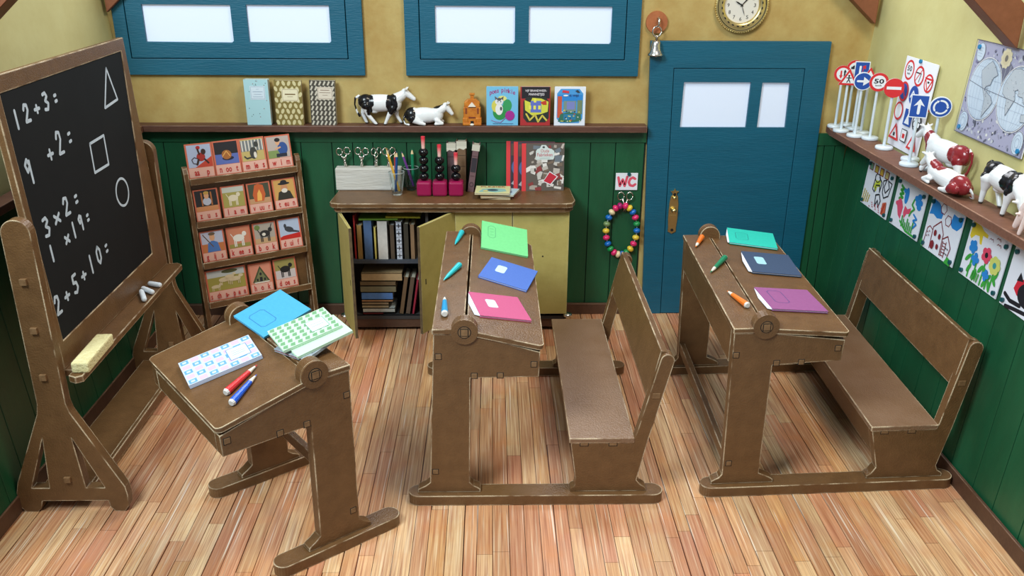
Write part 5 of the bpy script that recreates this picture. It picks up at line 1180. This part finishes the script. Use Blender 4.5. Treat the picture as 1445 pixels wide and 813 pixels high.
onwall('child_drawing', 1.405, 1.796, ZD0+.004, ZD1+.003, 'drawing of a red-outlined house under blue clouds', 'drawing', dr3, group=GD, pins=pz, pinm=PING, off=.022)
onwall('child_drawing', 1.874, 2.262, ZD0+.008, ZD1+.010, 'drawing of a yellow sun above a row of flowers', 'drawing', dr4, group=GD, pins=pz, pinm=PING, off=.022)
onwall('child_drawing', 2.302, 2.690, ZD0+.008, ZD1+.010, 'drawing with red and black shape at the right edge', 'drawing', dr5, group=GD, pins=pz, pinm=PING, off=.022)

# ================================================================== BACK WALL: CLOCK, BELL, SIGN, NECKLACE
CK = (4.207, -.002, 2.340)
t = thing('wall_clock', 'round brass wall clock above the blue door', 'clock', CK, (PI/2, 0, 0))
m = M(); m.lathe([(0, 0), (.180, 0), (.187, .010), (.187, .022), (.178, .034), (.168, .030), (.165, .028), (.150, .038), (.128, .036), (.122, .026), (.120, .014), (0, .014)], GOLD, n=64); m.obj('case', t)
m = M()
for i in range(72): a_ = 2*PI*i/72; m.sph((.184*math.cos(a_), .184*math.sin(a_), .026), .0055, GOLD, 6, 5)
m.obj('beaded_rim', t)
m = M(); KB = P(20, 18, 16)
for i in range(24):
    a_ = 2*PI*(i+.5)/24; m.X = Matrix.Rotation(a_, 4, 'Z') @ Matrix.Translation((.142, 0, .0362)); m.sph((0, 0, 0), (.0055, .0115, .003), KB, 8, 6)
m.X = Matrix.Identity(4)
m.tube([(.1685*math.cos(2*PI*i/48), .1685*math.sin(2*PI*i/48), .0305) for i in range(49)], .003, KB, 6); m.obj('inlay', t)
a = Art(1, 1, 0); a.ell(0, 0, .122, .122, P(212, 208, 200), 40)
a.v = [(x, z, .0145-y) for x, y, z in a.v]; a.obj('dial', t)
a = Art(1, 1, 0)
for i in range(1, 13):
    an = PI/2-2*PI*i/12; cx, cz = .093*math.cos(an), .093*math.sin(an); w = .011 if i < 10 else .018
    a.text(str(i), cx-w/2-.002, cz-.0125, cx+w/2+.002, cz+.0125, KB, .0); a.y += a.STEP
a.v = [(x, z, .0155-y) for x, y, z in a.v]; a.obj('numerals', t)
for nm, an, L_, w in (('hour_hand', 150, .055, .005), ('minute_hand', 48, .078, .0035), ('second_hand', -70, .075, .0018)):
    m = M(); m.X = Matrix.Rotation(R(an), 4, 'Z'); m.prism([(-.012, -w/2), (L_*.6, -w), (L_, 0), (L_*.6, w), (-.012, w/2)], .019, .021, KB, axis='z'); m.obj(nm, t)

t = thing('hanging_bell', 'small silver bell hanging from a brown wooden disc by the door', 'bell', (3.622, 0, 2.222))
WD = mat('wood_disc', (176, 106, 64), .5, (150, 84, 48), 20)
m = M(); m.cyl((0, -.020, 0), (0, 0, 0), .075, .077, WD, 36); m.obj('backplate', t, bevel=.004)
m = M(); m.tube([(.004, -.018, .028), (.006, -.045, .034), (.008, -.062, .018), (.006, -.064, -.012), (-.002, -.060, -.024)], [.006, .008, .009, .007, .004], SILVER, 8); m.obj('hook', t)
m = M(); m.tube([(-.002+.031*math.cos(a_), -.055, -.058+.034*math.sin(a_)) for a_ in [2*PI*i/20 for i in range(21)]], .0055, SILVER, 8); m.tube([(0, -.055, -.094), (-.002, -.055, -.118)], .007, mat('dark_link', (110, 106, 104), .3, metal=1), 8); m.obj('ring', t)
m = M(); m.lathe([(.0, 0), (.020, -.002), (.029, -.012), (.033, -.034), (.037, -.060), (.046, -.082), (.056, -.096), (.057, -.104), (.051, -.104), (.030, -.060), (0, -.03)], SILVER, c=(-.004, -.062, -.116), n=32); m.obj('bell', t)
m = M(); m.sph((.0, -.062, -.222), .011, SILVER, 10, 8); m.cyl((0, -.062, -.215), (0, -.062, -.16), .003, .003, SILVER, 6); m.obj('clapper', t)

t = thing('paper_sign', 'white WC sign in red letters beside the blue door', 'sign', (3.388, -.027, 1.012))
m = M(); m.box(0, .165, -.004, 0, 0, .130, PAPER); m.obj('sheet', t)
a = Art(.165, .130, -.004); a.line([(.12, .74), (.20, .24), (.32, .62), (.42, .24), (.52, .78)], .019, P(220, 84, 106)); a.line([(.88, .66), (.78, .74), (.66, .66), (.60, .46), (.66, .28), (.80, .24), (.90, .34)], .019, P(220, 84, 106)); a.obj('lettering', t)
m = M(); m.cyl((.098, -.004, .122), (.098, -.014, .122), .014, .014, PING, 14); m.obj('pin', t)
# open scissors on the wall as a hook
t = thing('hook_scissors', 'silver scissors hung points down, holding the bead necklace', 'scissors', (3.465, -.045, .93))
for k in (-1, 1):
    m = M(); m.tube([(k*.033+.024*math.cos(a_), 0, .038+.030*math.sin(a_)) for a_ in [2*PI*i/14 for i in range(15)]], .0045, SILVER, 6)
    m.tube([(k*.018, 0, .014), (k*.006, -.002*k, -.03), (-k*.010, -.002*k, -.085)], [.006, .007, .003], SILVER, 6); m.tube([(k*.012, 0, -.045), (k*.052, 0, -.030)], .004, SILVER, 6); m.obj('handle', t)
m = M(); m.sph((0, -.008, -.035), .008, SILVER); m.cyl((0, 0, -.035), (0, .026, -.035), .005, .005, SILVER, 8); m.obj('pivot', t)
t = thing('bead_necklace', 'string of coloured wooden beads hanging left of the door', 'necklace', (3.449, -.052, .70))
pk, ye, bl_, gr_, cr_, ma = [mat('bead_'+n_, c_, .25) for n_, c_ in (('pink', (216, 44, 104)), ('yellow', (222, 190, 60)), ('blue', (20, 100, 180)), ('green', (30, 136, 70)), ('cream', (222, 204, 160)), ('magenta', (160, 20, 100)))]
seq = [pk, ye, bl_, pk, gr_, bl_, ye, pk, ye, gr_, bl_, cr_, pk, gr_, bl_, pk, ye, mat('bead_sage', (116, 140, 90), .3), bl_, cr_, pk, ma]
m = M(); m.tube([(.118*math.cos(PI/2-2*PI*i/40), 0, .196*math.sin(PI/2-2*PI*i/40)) for i in range(41)], .003, PAPER, 6); m.obj('string', t)
for i, c_ in enumerate(seq):
    f = (i+.62)/(len(seq)+.25); a_ = PI/2-2*PI*f; p_ = (.118*math.cos(a_), 0, .196*math.sin(a_)); tx, tz = -math.sin(a_)*.118, math.cos(a_)*.196
    m = M(); m.X = Matrix.Translation(p_) @ Matrix.Rotation(-math.atan2(tz, tx), 4, 'Y'); m.sph((0, 0, 0), (.0215, .027, .027), c_, 14, 10); m.obj('bead', t)
